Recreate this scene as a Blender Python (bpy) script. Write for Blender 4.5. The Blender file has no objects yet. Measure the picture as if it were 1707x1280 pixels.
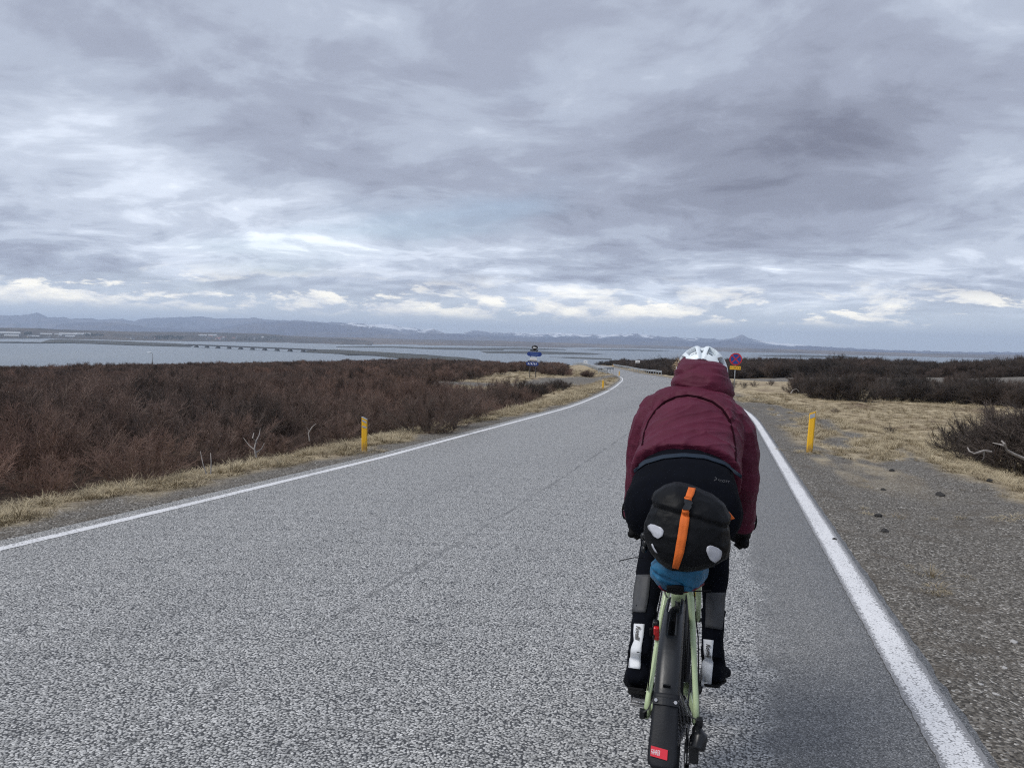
import bpy, bmesh, math, random
import numpy as np
from mathutils import Vector, Matrix, Euler
from mathutils import noise as mnoise

S = bpy.context.scene
COL = S.collection
R = math.radians
rng = np.random.default_rng(7)
random.seed(7)

# ------------------------------------------------------------------ camera
# World: +Y runs along the road, +X to its right, the road surface passes through (0,0,0) under the camera.
FPX, CPX, CPY = 1282.0, 853.5, 640.0
YAW, PITCH, ROLL = math.atan((1205 - 853.5) / FPX), math.atan(75 / FPX), math.atan(.025)
FW = np.array([-math.sin(YAW) * math.cos(PITCH), math.cos(YAW) * math.cos(PITCH), -math.sin(PITCH)])
r0 = np.cross(FW, [0, 0, 1.]); r0 /= np.linalg.norm(r0); u0 = np.cross(r0, FW)
RT = r0 * math.cos(ROLL) + u0 * math.sin(ROLL); UPV = np.cross(RT, FW)
CAMP = np.array([0, 0, 1.5])
cam_d = bpy.data.cameras.new('camera'); cam = bpy.data.objects.new('camera', cam_d); COL.objects.link(cam)
cam_d.sensor_width = 36; cam_d.sensor_fit = 'HORIZONTAL'; cam_d.lens = 36 * FPX / 1707
cam_d.clip_start = .05; cam_d.clip_end = 60000
cam.matrix_world = Matrix(((RT[0], UPV[0], -FW[0], 0), (RT[1], UPV[1], -FW[1], 0), (RT[2], UPV[2], -FW[2], 1.5), (0, 0, 0, 1)))
S.camera = cam

def ray(px, py):
    return FW + RT * ((px - CPX) / FPX) - UPV * ((py - CPY) / FPX)

# ------------------------------------------------------------------ node helpers
def nd(t, typ, ins=None, **at):
    n = t.nodes.new(typ)
    for k, v in at.items(): setattr(n, k, v)
    for k, v in (ins or {}).items():
        s = n.inputs[k]
        if isinstance(v, bpy.types.NodeSocket): t.links.new(v, s)
        else: s.default_value = v
    return n
def ma(t, op, a, b=0., c=0., clamp=False):
    n = nd(t, 'ShaderNodeMath', {0: a, 1: b, 2: c}, operation=op); n.use_clamp = clamp
    return n.outputs[0]
def sstep(t, v, lo, hi):
    n = nd(t, 'ShaderNodeMapRange', {0: v, 1: lo, 2: hi, 3: 0., 4: 1.}, interpolation_type='SMOOTHSTEP')
    return n.outputs[0]
def mx(t, f, a, b, blend='MIX'):
    n = nd(t, 'ShaderNodeMix', data_type='RGBA', blend_type=blend)
    for i, v in ((0, f), (6, a), (7, b)):
        if isinstance(v, bpy.types.NodeSocket): t.links.new(v, n.inputs[i])
        else: n.inputs[i].default_value = (v if i == 0 else (tuple(v) + (1,) if len(v) == 3 else v))
    return n.outputs[2]
def ramp(t, f, stops, interp='LINEAR'):
    n = nd(t, 'ShaderNodeValToRGB', {0: f}); cr = n.color_ramp; cr.interpolation = interp
    while len(cr.elements) < len(stops): cr.elements.new(.5)
    for e, (p, c) in zip(cr.elements, stops):
        e.position = p; e.color = tuple(c) + (1,) if len(c) == 3 else c
    return n.outputs[0]
def noi(t, vec, scale, detail=4., rough=.55, dist=0., out=0, dims='3D'):
    ins = {'Scale': scale, 'Detail': detail, 'Roughness': rough, 'Distortion': dist}
    if vec is not None: ins['Vector'] = vec
    return nd(t, 'ShaderNodeTexNoise', ins, noise_dimensions=dims).outputs[out]
def mapv(t, vec, loc=(0, 0, 0), rot=(0, 0, 0), sc=(1, 1, 1)):
    return nd(t, 'ShaderNodeMapping', {'Vector': vec, 'Location': loc, 'Rotation': rot, 'Scale': sc}).outputs[0]

# ------------------------------------------------------------------ sky
SUN_EL, SUN_AZ = R(52), R(232)          # high, behind the clouds over the left shoulder (azimuth from +Y clockwise)
W = bpy.data.worlds.new('World'); S.world = W; W.use_nodes = True
t = W.node_tree; t.nodes.clear()
tc = nd(t, 'ShaderNodeTexCoord').outputs['Generated']
sx = nd(t, 'ShaderNodeSeparateXYZ', {0: tc})
dx, dy, dz = sx.outputs
el = ma(t, 'MAXIMUM', dz, 0.)
den = ma(t, 'ADD', el, .17)
P = nd(t, 'ShaderNodeCombineXYZ', {0: ma(t, 'DIVIDE', dx, den), 1: ma(t, 'DIVIDE', dy, den), 2: 0.}).outputs[0]
nish = nd(t, 'ShaderNodeTexSky', sky_type='NISHITA', sun_disc=False, sun_elevation=SUN_EL, sun_rotation=SUN_AZ, air_density=1.0, dust_density=1.5).outputs[0]
SKO = (1.4, 9.3, 0)
PM = mapv(t, P, loc=SKO, rot=(0, 0, R(-20)), sc=(1.0, 1.15, 1))
wq = noi(t, PM, .9, 2., .5, 0., out=1)
PW = nd(t, 'ShaderNodeVectorMath', {0: PM, 1: nd(t, 'ShaderNodeVectorMath', {0: wq, 3: .7}, operation='SCALE').outputs[0]}, operation='ADD').outputs[0]
big = noi(t, PM, .62, 2., .45, .4)
mid = noi(t, PW, 1.5, 5., .56, .25)
fine = noi(t, PW, 4.2, 6., .58, .2)
lowb = sstep(t, el, .18, .05)              # the deck breaks up into smaller clouds towards its far edge
wf = ma(t, 'ADD', .22, ma(t, 'MULTIPLY', lowb, .22))
b = ma(t, 'ADD', ma(t, 'MULTIPLY', big, .52), ma(t, 'ADD', ma(t, 'MULTIPLY', mid, .40), ma(t, 'MULTIPLY', ma(t, 'SUBTRACT', fine, .42), wf)))
b2 = ma(t, 'ADD', b, ma(t, 'MULTIPLY', lowb, .05))
deck = ramp(t, b2, [(.27, (.130, .140, .186)), (.36, (.186, .203, .260)), (.43, (.240, .264, .332)), (.49, (.302, .336, .410)), (.55, (.388, .428, .505)), (.61, (.51, .555, .635)), (.70, (.78, .82, .87))], 'EASE')
az = nd(t, 'ShaderNodeCombineXYZ', {0: ma(t, 'MULTIPLY', dx, 11.), 1: ma(t, 'MULTIPLY', dy, 11.), 2: ma(t, 'MULTIPLY', dz, 42.)}).outputs[0]
cn = noi(t, az, 1.0, 7., .62, .2)
cn2 = noi(t, mapv(t, az, loc=(5, 2, 1), sc=(.22, .22, .5)), 1.0, 2., .5)
cm = sstep(t, ma(t, 'ADD', cn, ma(t, 'MULTIPLY', ma(t, 'SUBTRACT', cn2, .5), .8)), .50, .58)
band = ma(t, 'MULTIPLY', sstep(t, el, .020, .034), sstep(t, el, .088, .04))
cm = ma(t, 'MULTIPLY', cm, band)
# lit from above: the tops of the cumulus are bright, the undersides grey
up_n = noi(t, mapv(t, az, loc=(0, 0, .45)), 1.0, 7., .62, .2)
lit = ma(t, 'ADD', .5, ma(t, 'MULTIPLY', ma(t, 'SUBTRACT', cn, up_n), 2.6), clamp=True)
cumc = ramp(t, lit, [(.2, (.44, .48, .55)), (.5, (.74, .73, .70)), (.85, (1.05, .99, .84))])
haze_c = (.44, .49, .545)
base = mx(t, sstep(t, el, .075, .02), deck, haze_c)
base = mx(t, ma(t, 'MULTIPLY', cm, .85), base, cumc)
clo = mx(t, 1., base, (10, 10, 10), 'MULTIPLY')
gapn = noi(t, mapv(t, P, loc=(1.3, 4.2, 0), sc=(.3, .5, 1)), 1.0, 4., .55, .3)
gap = ma(t, 'MULTIPLY', sstep(t, gapn, .56, .70), .45)
skyc = mx(t, gap, clo, nish)
bg = nd(t, 'ShaderNodeBackground', {'Color': skyc, 'Strength': .1})
t.links.new(bg.outputs[0], nd(t, 'ShaderNodeOutputWorld').inputs[0])

sd = bpy.data.lights.new('sun', 'SUN'); sd.energy = 1.5; sd.angle = R(24); sd.color = (1, .97, .92)
so = bpy.data.objects.new('sun', sd); COL.objects.link(so)
sdir = Vector((math.sin(SUN_AZ) * math.cos(SUN_EL), math.cos(SUN_AZ) * math.cos(SUN_EL), math.sin(SUN_EL)))
so.rotation_euler = sdir.to_track_quat('Z', 'Y').to_euler(); so.location = (0, 0, 40)

S.view_settings.view_transform = 'Standard'; S.view_settings.look = 'None'
S.view_settings.exposure = 0.68; S.view_settings.gamma = 1; S.view_settings.use_curve_mapping = False
S.cycles.use_denoising = False; S.cycles.sample_clamp_indirect = 1.0; S.cycles.filter_width = 1.15; S.cycles.volume_bounces = 1; S.cycles.max_bounces = 8
S.cycles.diffuse_bounces = 3; S.cycles.glossy_bounces = 3; S.cycles.volume_step_rate = 5

# ------------------------------------------------------------------ object helpers
def tag(o, label=None, cat=None, group=None, kind=None):
    if label: o['label'] = label
    if cat: o['category'] = cat
    if group: o['group'] = group
    if kind: o['kind'] = kind
    return o
def empty(name, loc, label, cat, group=None, rot=None):
    o = bpy.data.objects.new(name, None); COL.objects.link(o); o.location = loc; o.empty_display_size = .2
    if rot is not None: o.rotation_euler = rot
    return tag(o, label, cat, group)
def mesh_obj(name, V, F, mat, parent=None, smooth=False, origin=None, loc=None, attrs=None):
    """origin: vertices are given in the same space and are shifted so that the object's origin lies there."""
    V = np.asarray(V, dtype=np.float64)
    if origin is not None: V = V - np.asarray(origin)
    me = bpy.data.meshes.new(name)
    if isinstance(F, np.ndarray):
        k = F.shape[1]; me.vertices.add(len(V)); me.vertices.foreach_set('co', V.ravel())
        me.loops.add(F.size); me.loops.foreach_set('vertex_index', F.ravel().astype(np.int32))
        me.polygons.add(len(F)); me.polygons.foreach_set('loop_start', np.arange(0, F.size, k, dtype=np.int32))
        me.polygons.foreach_set('loop_total', np.full(len(F), k, dtype=np.int32)); me.update(calc_edges=True); me.validate()
    else:
        me.from_pydata([tuple(v) for v in V], [], F)
    for k, v in (attrs or {}).items():
        me.attributes.new(k, 'FLOAT', 'POINT').data.foreach_set('value', np.asarray(v, dtype=np.float32).ravel())
    if smooth: me.polygons.foreach_set('use_smooth', [True] * len(me.polygons))
    for m in (mat if isinstance(mat, (list, tuple)) else [mat]): me.materials.append(m)
    o = bpy.data.objects.new(name, me); COL.objects.link(o)
    if parent: o.parent = parent
    if origin is not None and not parent: o.location = origin
    if loc is not None: o.location = loc
    return o
def grid_faces(n, m, close=False):
    i, j = np.meshgrid(np.arange(n - 1), np.arange(m if close else m - 1), indexing='ij')
    j2 = (j + 1) % m
    return np.stack([i * m + j, i * m + j2, (i + 1) * m + j2, (i + 1) * m + j], -1).reshape(-1, 4)

class MB:
    """Collects boxes, prisms, lofts and tubes into one mesh."""
    def __init__(s): s.v = []; s.f = []; s.mi = []
    def add(s, V, F, mi=0):
        o = len(s.v); s.v += [tuple(map(float, p)) for p in V]; s.f += [tuple(int(i) + o for i in f) for f in F]; s.mi += [mi] * len(F)
        return s
    def box(s, c, size, M=None, mi=0):
        h = np.asarray(size) / 2; V = []
        for z in (-1, 1):
            for x, y in ((-1, -1), (1, -1), (1, 1), (-1, 1)):
                p = np.array([x * h[0], y * h[1], z * h[2]])
                if M is not None: p = np.asarray(M) @ p
                V.append(p + np.asarray(c))
        return s.add(V, [(3, 2, 1, 0), (4, 5, 6, 7), (0, 1, 5, 4), (1, 2, 6, 5), (2, 3, 7, 6), (3, 0, 4, 7)], mi)
    def tube(s, pts, rad, n=8, mi=0, flat=None, up=(0, 0, 1), cap=True):
        """pts: centre line; rad: radius or list; flat: (a,b) ellipse factors."""
        pts = np.asarray(pts, float); k = len(pts); rad = np.broadcast_to(np.asarray(rad, float), (k,))
        V = []; up = np.asarray(up, float); pu = None
        for i in range(k):
            d = pts[min(i + 1, k - 1)] - pts[max(i - 1, 0)]; d /= (np.linalg.norm(d) + 1e-12)
            if pu is None:
                a = np.cross(d, up)
                if np.linalg.norm(a) < 1e-3: a = np.cross(d, [1, 0, 0.])
            else: a = np.cross(d, pu)
            a /= np.linalg.norm(a); bb = np.cross(a, d); pu = bb
            fa, fb = flat or (1, 1)
            for q in range(n):
                w = 2 * math.pi * q / n
                V.append(pts[i] + rad[i] * (a * math.cos(w) * fa + bb * math.sin(w) * fb))
        F = []
        for i in range(k - 1):
            for q in range(n):
                q2 = (q + 1) % n
                F.append((i * n + q, i * n + q2, (i + 1) * n + q2, (i + 1) * n + q))
        if cap: F += [tuple(range(n))[::-1], tuple((k - 1) * n + q for q in range(n))]
        return s.add(V, F, mi)
    def loft(s, rings, mi=0, cap=True):
        n = len(rings[0]); V = [p for r in rings for p in r]; F = []
        for i in range(len(rings) - 1):
            for q in range(n):
                q2 = (q + 1) % n; F.append((i * n + q, i * n + q2, (i + 1) * n + q2, (i + 1) * n + q))
        if cap: F += [tuple(range(n))[::-1], tuple((len(rings) - 1) * n + q for q in range(n))]
        return s.add(V, F, mi)
    def prism(s, poly, y0, y1, M=None, c=(0, 0, 0), mi=0):
        """polygon in local XZ, thick along Y."""
        n = len(poly); V = []
        for y in (y0, y1):
            for x, z in poly:
                p = np.array([x, y, z]);
                if M is not None: p = np.asarray(M) @ p
                V.append(p + np.asarray(c))
        F = [tuple(range(n)), tuple(range(2 * n - 1, n - 1, -1))]
        F += [(i, i + n, (i + 1) % n + n, (i + 1) % n) for i in range(n)]
        return s.add(V, F, mi)
    def build(s, name, mat, parent=None, smooth=False, origin=None, loc=None, bevel=0):
        o = mesh_obj(name, s.v, s.f, mat, parent, smooth, origin, loc)
        if any(s.mi): o.data.polygons.foreach_set('material_index', s.mi)
        bm = bmesh.new(); bm.from_mesh(o.data); bmesh.ops.recalc_face_normals(bm, faces=bm.faces); bm.to_mesh(o.data); bm.free()
        if bevel:
            b_ = o.modifiers.new('bevel', 'BEVEL'); b_.width = bevel; b_.segments = 2; b_.limit_method = 'ANGLE'
        return o
def smooth_angle(o, deg=40):
    me = o.data; me.polygons.foreach_set('use_smooth', [True] * len(me.polygons)); me.set_sharp_from_angle(angle=R(deg)); return o
def kids(o): return list(o.children)
def copy_tree(o, parent=None):
    c = o.copy(); COL.objects.link(c)
    if parent: c.parent = parent
    for ch in kids(o): copy_tree(ch, c)
    return c

# ------------------------------------------------------------------ materials
def new_mat(name):
    m = bpy.data.materials.new(name); m.use_nodes = True; t = m.node_tree
    b = t.nodes['Principled BSDF']; return m, t, b
def setc(t, b, sock, v):
    if isinstance(v, bpy.types.NodeSocket): t.links.new(v, b.inputs[sock])
    else: b.inputs[sock].default_value = (tuple(v) + (1,)) if (hasattr(v, '__len__') and len(v) == 3) else v
def simple(name, col, rough=.6, spec=.4, var=.15, vscale=8., bump=0., bscale=60., metal=0., sheen=0., coat=0.):
    m, t, b = new_mat(name)
    co = nd(t, 'ShaderNodeTexCoord').outputs['Object']
    n = noi(t, co, vscale, 5., .6)
    lo = tuple(c * (1 - var) for c in col); hi = tuple(min(1, c * (1 + var)) for c in col)
    setc(t, b, 'Base Color', ramp(t, n, [(.3, lo), (.7, hi)]))
    setc(t, b, 'Roughness', ma(t, 'ADD', ma(t, 'MULTIPLY', ma(t, 'SUBTRACT', n, .5), .2), rough, clamp=True))
    b.inputs['Specular IOR Level'].default_value = spec; b.inputs['Metallic'].default_value = metal
    b.inputs['Sheen Weight'].default_value = sheen; b.inputs['Coat Weight'].default_value = coat
    if bump:
        bn = nd(t, 'ShaderNodeBump', {'Height': noi(t, co, bscale, 4., .6), 'Strength': bump, 'Distance': .01})
        t.links.new(bn.outputs[0], b.inputs['Normal'])
    return m

# ------------------------------------------------------------------ numpy noise and terrain
def _h(ix, iy, s):
    n = (ix * 374761393 + iy * 668265263 + s * 974634777) & 0xffffffff
    n = ((n ^ (n >> 13)) * 1274126177) & 0xffffffff
    return ((n ^ (n >> 16)) & 0xffff) / 65535.0
def vn(x, y, s=0):
    x = np.asarray(x, float); y = np.asarray(y, float)
    ix = np.floor(x).astype(np.int64); iy = np.floor(y).astype(np.int64); fx = x - ix; fy = y - iy
    fx = fx * fx * (3 - 2 * fx); fy = fy * fy * (3 - 2 * fy)
    return (_h(ix, iy, s) * (1 - fx) + _h(ix + 1, iy, s) * fx) * (1 - fy) + (_h(ix, iy + 1, s) * (1 - fx) + _h(ix + 1, iy + 1, s) * fx) * fy
def fbm(x, y, s=0, o=4):
    r = 0; a = .5; w = 0
    for i in range(o):
        r = r + a * vn(x * 2 ** i, y * 2 ** i, s + i * 17); w += a; a *= .5
    return r / w
def sm(a, b, x):
    u = np.clip((np.asarray(x, float) - a) / (b - a), 0, 1); return u * u * (3 - 2 * u)
_ys = np.arange(-80, 1600, 1.)
def _tab(pts, w):
    v = np.interp(_ys, [p[0] for p in pts], [p[1] for p in pts]); k = np.hanning(w); k /= k.sum()
    vp = np.pad(v, w // 2, mode='reflect', reflect_type='odd'); return np.convolve(vp, k, 'valid')[:len(_ys)]
_LX = _tab([(-80, -4.95), (26, -4.95), (39, -5.82), (51, -6.88), (70.5, -8.88), (83, -10.4), (102, -13.3), (129, -18.3), (181, -28.6), (230, -39), (300, -55), (345, -68), (420, -94), (600, -170), (1600, -600)], 15)
_PZ = _tab([(-80, 2.37), (150, -4.44), (230, -6.05), (345, -8.45), (385, -9.6), (600, -24), (1000, -50), (1600, -70)], 31)
_PZ += -.0296 * 0 - np.interp(0, _ys, _PZ)
ROADW = 5.92
def LX(y): return np.interp(y, _ys, _LX)
def LL(y): return np.interp(y, _ys, _LX) + np.interp(y, [-80, 0, 2.5, 4.5, 6.5, 10.7], [-.62, -.52, -.42, -.29, -.17, 0.])   # the left line: the road widens a little towards the camera
def PZ(y): return np.interp(y, _ys, _PZ)
def pdist(x, y, pts):
    d = np.full(np.shape(x), 1e9)
    for (ax, ay), (bx, by) in zip(pts[:-1], pts[1:]):
        vx, vy = bx - ax, by - ay; u = np.clip(((x - ax) * vx + (y - ay) * vy) / (vx * vx + vy * vy), 0, 1)
        d = np.minimum(d, np.hypot(x - ax - u * vx, y - ay - u * vy))
    return d
TRACK = [(-12, 104), (-15.5, 90), (-16.5, 72), (-21, 62), (-34, 58)]
TRACK_R = [(3, 112), (14, 107), (30, 98), (60, 94)]
def H(x, y):
    x = np.asarray(x, float); y = np.asarray(y, float)
    z = PZ(y)
    dl = LL(y) - x; dr = x - (LX(y) + ROADW)          # distance outside the left / right line
    q = -x - 8 - .35 * np.maximum(y, -40)
    z = z - .047 * np.logaddexp(0, q / 4) * 4 * sm(-40, 10, y)
    z = z + .045 * np.clip(dr - 12, 0, 40) * sm(40, 110, y)
    n1 = fbm(x / 9, y / 9, 3) - .5; n2 = fbm(x / 1.3, y / 1.3, 9, 3) - .5; n3 = fbm(x / 45, y / 45, 5) - .5
    off = np.maximum(dl, dr)
    z = z + sm(1.2, 5, off) * (n1 * .75 + n3 * 1.2) + sm(.9, 2.5, off) * n2 * .16 + sm(.35, .8, off) * (fbm(x * 3, y * 3, 21, 2) - .5) * .035
    bank_l = -.5 * sm(1.0, 3.4, dl); bank_r = -.75 * sm(2.2, 4.8, dr) * (1 - .7 * sm(55, 95, y))
    z = z + bank_l + bank_r - .02 * sm(.3, .5, off)
    rr = np.hypot(x, y)
    z = z - .05 * np.maximum(0, rr - 330) - .02 * np.maximum(0, rr - 250) * sm(-20, -90, x)
    return np.maximum(z, -56)
def at(px, py, lift=0.):
    """the point of the terrain seen at a pixel of the photograph"""
    d = ray(px, py); d = d / math.hypot(d[0], d[1]); ts = np.geomspace(1, 1600, 3000)
    f = CAMP[2] + d[2] * ts - H(d[0] * ts, d[1] * ts) - lift
    i = int(np.argmax(f < 0)); i = max(i, 1)
    u = f[i - 1] / (f[i - 1] - f[i] + 1e-12); tt = ts[i - 1] + u * (ts[i] - ts[i - 1])
    return np.array([d[0] * tt, d[1] * tt, CAMP[2] + d[2] * tt])
def on(x, y): return np.array([x, y, float(H(x, y))])

# zones of the ground
def zones(x, y):
    dl = LL(y) - x; dr = x - (LX(y) + ROADW); nz = (fbm(x / 1.1, y / 1.1, 31, 4) - .5); nb = fbm(x / 7, y / 7, 33, 3) - .5
    gl = sm(1.0, .55, dl + nz * .9 + nb * .5 + .25 * sm(12, 30, y)) * (dl > 0)
    lim = np.interp(y, [0, 6, 9, 14, 20, 30, 50], [3.0, 2.7, 2.35, 2.5, 2.3, 2.15, 1.7]); gr = sm(.25, -.25, dr - lim + nz * 1.1 + nb * .7) * (dr > 0)
    patch = sm(.50, .62, fbm(x / .6 + 4, y / 2.2, 41, 4)) * sm(.3, .8, dr) * sm(9, 16, y) * .8
    gr = gr * (1 - patch)
    road = (dl <= 0) & (dr <= 0)
    tr = np.maximum(sm(4.2, 3.2, pdist(x, y, TRACK) + nz * 2), sm(16, 13, pdist(x, y, TRACK_R) + nz * 5) * (dr > 2.5))
    g = np.maximum(np.maximum(gl, gr), np.maximum(tr, road))
    heath = sm(1.7, 2.7, dl + nz * 1.2) * (dl > 0)
    heath = heath * (1 - sm(4, 2, np.abs(x - (LX(y) - 7)) - 5 + nz * 3) * sm(30, 45, y) * (1 - sm(95, 110, y)))
    clear = sm(.58, .63, fbm(x / 26 + 3.3, y / 12, 52, 3)) * sm(60, 90, np.hypot(x, y))
    heath = heath * (1 - clear) * (1 - sm(9, 6, dl) * sm(104, 110, y))
    rh = sm(0, 12, y + nb * 10 - np.interp(dr, [0, 20, 30, 60], [112, 106, 66, 60])) * (dr > 4) * 1.0
    heath = np.maximum(heath, rh * (1 - sm(.5, .6, fbm(x / 20, y / 14, 77, 3)) * .8))
    return g, heath * (1 - g), clear
# ------------------------------------------------------------------ ground
def ground_material():
    m, t, b = new_mat('ground')
    co = nd(t, 'ShaderNodeTexCoord').outputs['Object']
    g = nd(t, 'ShaderNodeAttribute', attribute_name='gravel').outputs['Fac']
    h = nd(t, 'ShaderNodeAttribute', attribute_name='heath').outputs['Fac']
    n_s = noi(t, co, 18., 6., .7); n_m = noi(t, co, 1.6, 5., .6); n_l = noi(t, co, .25, 3., .5)
    straw = ramp(t, ma(t, 'ADD', ma(t, 'MULTIPLY', n_s, .5), ma(t, 'MULTIPLY', n_m, .5)), [(.30, (.11, .085, .055)), (.44, (.23, .18, .115)), (.55, (.43, .355, .235)), (.68, (.56, .475, .325))])
    straw = mx(t, sstep(t, n_l, .55, .70), straw, (.15, .105, .07))
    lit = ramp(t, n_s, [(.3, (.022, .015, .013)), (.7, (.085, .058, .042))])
    vor = nd(t, 'ShaderNodeTexVoronoi', {'Vector': co, 'Scale': 70.}, feature='F1')
    vs = nd(t, 'ShaderNodeSeparateColor', {0: vor.outputs['Color']}).outputs[0]
    vor2 = nd(t, 'ShaderNodeTexVoronoi', {'Vector': co, 'Scale': 29.}, feature='F1')
    vs2 = nd(t, 'ShaderNodeSeparateColor', {0: vor2.outputs['Color']}).outputs[1]
    gv = ramp(t, vs, [(0, (.055, .049, .042)), (.5, (.145, .131, .114)), (.88, (.25, .232, .206)), (1, (.50, .48, .45))])
    gv2 = ramp(t, vs2, [(0, (.06, .055, .048)), (.75, (.14, .128, .113)), (1, (.27, .253, .23))])
    gv = mx(t, sstep(t, vor2.outputs['Distance'], .42, .30), gv, gv2)
    gv = mx(t, ma(t, 'MULTIPLY', sstep(t, noi(t, co, 2.6, 5., .65), .52, .66), .6), gv, (.105, .088, .07))
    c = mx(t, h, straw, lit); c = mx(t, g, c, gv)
    setc(t, b, 'Base Color', c); b.inputs['Roughness'].default_value = .9; b.inputs['Specular IOR Level'].default_value = .2
    hgt = mx(t, g, n_s, ma(t, 'SUBTRACT', 1., vor.outputs['Distance']))
    bn = nd(t, 'ShaderNodeBump', {'Height': hgt, 'Strength': .8, 'Distance': .02}); t.links.new(bn.outputs[0], b.inputs['Normal'])
    return m
th0 = np.degrees(YAW)
angs = np.concatenate([np.arange(-48, 48, .26) - th0, np.arange(48, 312, 4.) - th0])
rads = np.concatenate([[.0, .35, .7], np.geomspace(1., 1500, 400)])
A, RR = np.meshgrid(np.radians(angs), rads)
X = RR * np.sin(A); Y = RR * np.cos(A); Z = H(X, Y)
DL = LL(Y) - X; DR = X - (LX(Y) + ROADW); Z = Z - .09 * sm(-.05, .35, np.minimum(-DL + .28, -DR + .17))
g_, h_, cl_ = zones(X, Y)
ground = mesh_obj('ground', np.stack([X, Y, Z], -1).reshape(-1, 3), grid_faces(len(rads), len(angs), True)[:, ::-1].copy(), ground_material(), smooth=True,
                  attrs={'gravel': g_, 'heath': h_})
tag(ground, kind='structure')

# ------------------------------------------------------------------ road
def asphalt():
    m, t, b = new_mat('asphalt')
    co = nd(t, 'ShaderNodeTexCoord').outputs['Object']
    lat = nd(t, 'ShaderNodeAttribute', attribute_name='lat').outputs['Fac']
    v = nd(t, 'ShaderNodeTexVoronoi', {'Vector': co, 'Scale': 96., 'Randomness': 1.}, feature='F1')
    cs = nd(t, 'ShaderNodeSeparateColor', {0: v.outputs['Color']}).outputs
    chip = ramp(t, cs[0], [(0, (.28, .278, .268)), (.35, (.43, .426, .412)), (.75, (.59, .585, .57)), (1, (.80, .79, .77))])
    gapm = sstep(t, v.outputs['Distance'], .42, .68)
    dark = sstep(t, noi(t, co, 34., 3., .6), .42, .62)
    chip = mx(t, ma(t, 'MULTIPLY', dark, .34), chip, (.13, .135, .138))
    c = mx(t, gapm, chip, (.045, .046, .048))
    # the strip beside the right line is finer and darker, tyre paths are polished paler
    smo = ma(t, 'MULTIPLY', sstep(t, ma(t, 'ADD', lat, ma(t, 'MULTIPLY', noi(t, co, 3.2, 6., .7), .5)), 5.44, 5.56), 1.)
    vf = nd(t, 'ShaderNodeTexVoronoi', {'Vector': co, 'Scale': 150.}, feature='F1')
    finec = ramp(t, nd(t, 'ShaderNodeSeparateColor', {0: vf.outputs['Color']}).outputs[0], [(0, (.10, .099, .096)), (.45, (.20, .198, .192)), (.85, (.34, .336, .326)), (1, (.55, .54, .53))])
    finec = mx(t, sstep(t, vf.outputs['Distance'], .42, .7), finec, (.06, .06, .06))
    c = mx(t, ma(t, 'MULTIPLY', smo, .85), c, finec)
    path = noi(t, mapv(t, co, sc=(1.1, .04, 1)), 1.0, 3., .5)
    blot = noi(t, co, .55, 5., .6)
    br = ma(t, 'ADD', ma(t, 'MULTIPLY', ma(t, 'SUBTRACT', path, .5), .45), ma(t, 'MULTIPLY', ma(t, 'SUBTRACT', blot, .5), .24))
    tint = ramp(t, ma(t, 'ADD', br, .5, clamp=True), [(.2, (.58, .585, .60)), (.5, (.88, .88, .88)), (.8, (1.0, 1.0, 1.0))])
    c = mx(t, 1., c, tint, 'MULTIPLY')
    # paving seam near the middle of the road
    seam = ma(t, 'ABSOLUTE', ma(t, 'SUBTRACT', ma(t, 'ADD', lat, ma(t, 'MULTIPLY', ma(t, 'SUBTRACT', noi(t, co, 1.6, 5., .6), .5), .14)), 2.98))
    sm_ = ma(t, 'MULTIPLY', sstep(t, seam, .035, .008), sstep(t, noi(t, co, 2.3, 4., .7), .36, .56))
    c = mx(t, ma(t, 'MULTIPLY', sm_, .45), c, (.06, .06, .06))
    setc(t, b, 'Base Color', c)
    setc(t, b, 'Roughness', ma(t, 'ADD', ma(t, 'MULTIPLY', cs[1], .25), .42)); b.inputs['Specular IOR Level'].default_value = .5
    hg = ma(t, 'ADD', ma(t, 'MULTIPLY', ma(t, 'SUBTRACT', 1., v.outputs['Distance']), ma(t, 'SUBTRACT', 1., ma(t, 'MULTIPLY', smo, .8))), ma(t, 'MULTIPLY', cs[2], .3))
    bn = nd(t, 'ShaderNodeBump', {'Height': hg, 'Strength': .5, 'Distance': .006}); t.links.new(bn.outputs[0], b.inputs['Normal'])
    return m
def road_strip(name, lat0, lat1, nl, ys, mat, lift, jag=0., jscale=9., thick=True):
    lats = np.linspace(lat0, lat1, nl); L, YY = np.meshgrid(lats, ys)
    if jag:
        e0 = (fbm(ys * jscale, ys * 0 + lat0, 5, 4) - .5) * 2 * jag; e1 = (fbm(ys * jscale, ys * 0 + lat1, 8, 4) - .5) * 2 * jag
        w = (L - lat0) / (lat1 - lat0); L = L + e0[:, None] * (1 - w) + e1[:, None] * w
    XX = LX(YY) + L + (LL(YY) - LX(YY)) * np.clip(1 - L / ROADW, 0, 1)
    ZZ = PZ(YY) - .047 * np.logaddexp(0, (-XX - 8 - .35 * np.maximum(YY, -40)) / 4) * 4 * sm(-40, 10, YY)
    rr = np.hypot(XX, YY); ZZ = ZZ - .05 * np.maximum(0, rr - 330) - .02 * np.maximum(0, rr - 250) * sm(-20, -90, XX) + lift
    V = np.stack([XX, YY, ZZ], -1); LA = L
    if thick:   # a down-turned edge buried in the shoulder
        lo = V[:, :1].copy(); lo[..., 2] -= .12; lo[..., 0] -= .03; hi = V[:, -1:].copy(); hi[..., 2] -= .12; hi[..., 0] += .03
        V = np.concatenate([lo, V, hi], 1); LA = np.concatenate([L[:, :1], L, L[:, -1:]], 1)
    return tag(mesh_obj(name, V.reshape(-1, 3), grid_faces(V.shape[0], V.shape[1]), mat, smooth=True, attrs={'lat': LA}), kind='structure')
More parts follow.
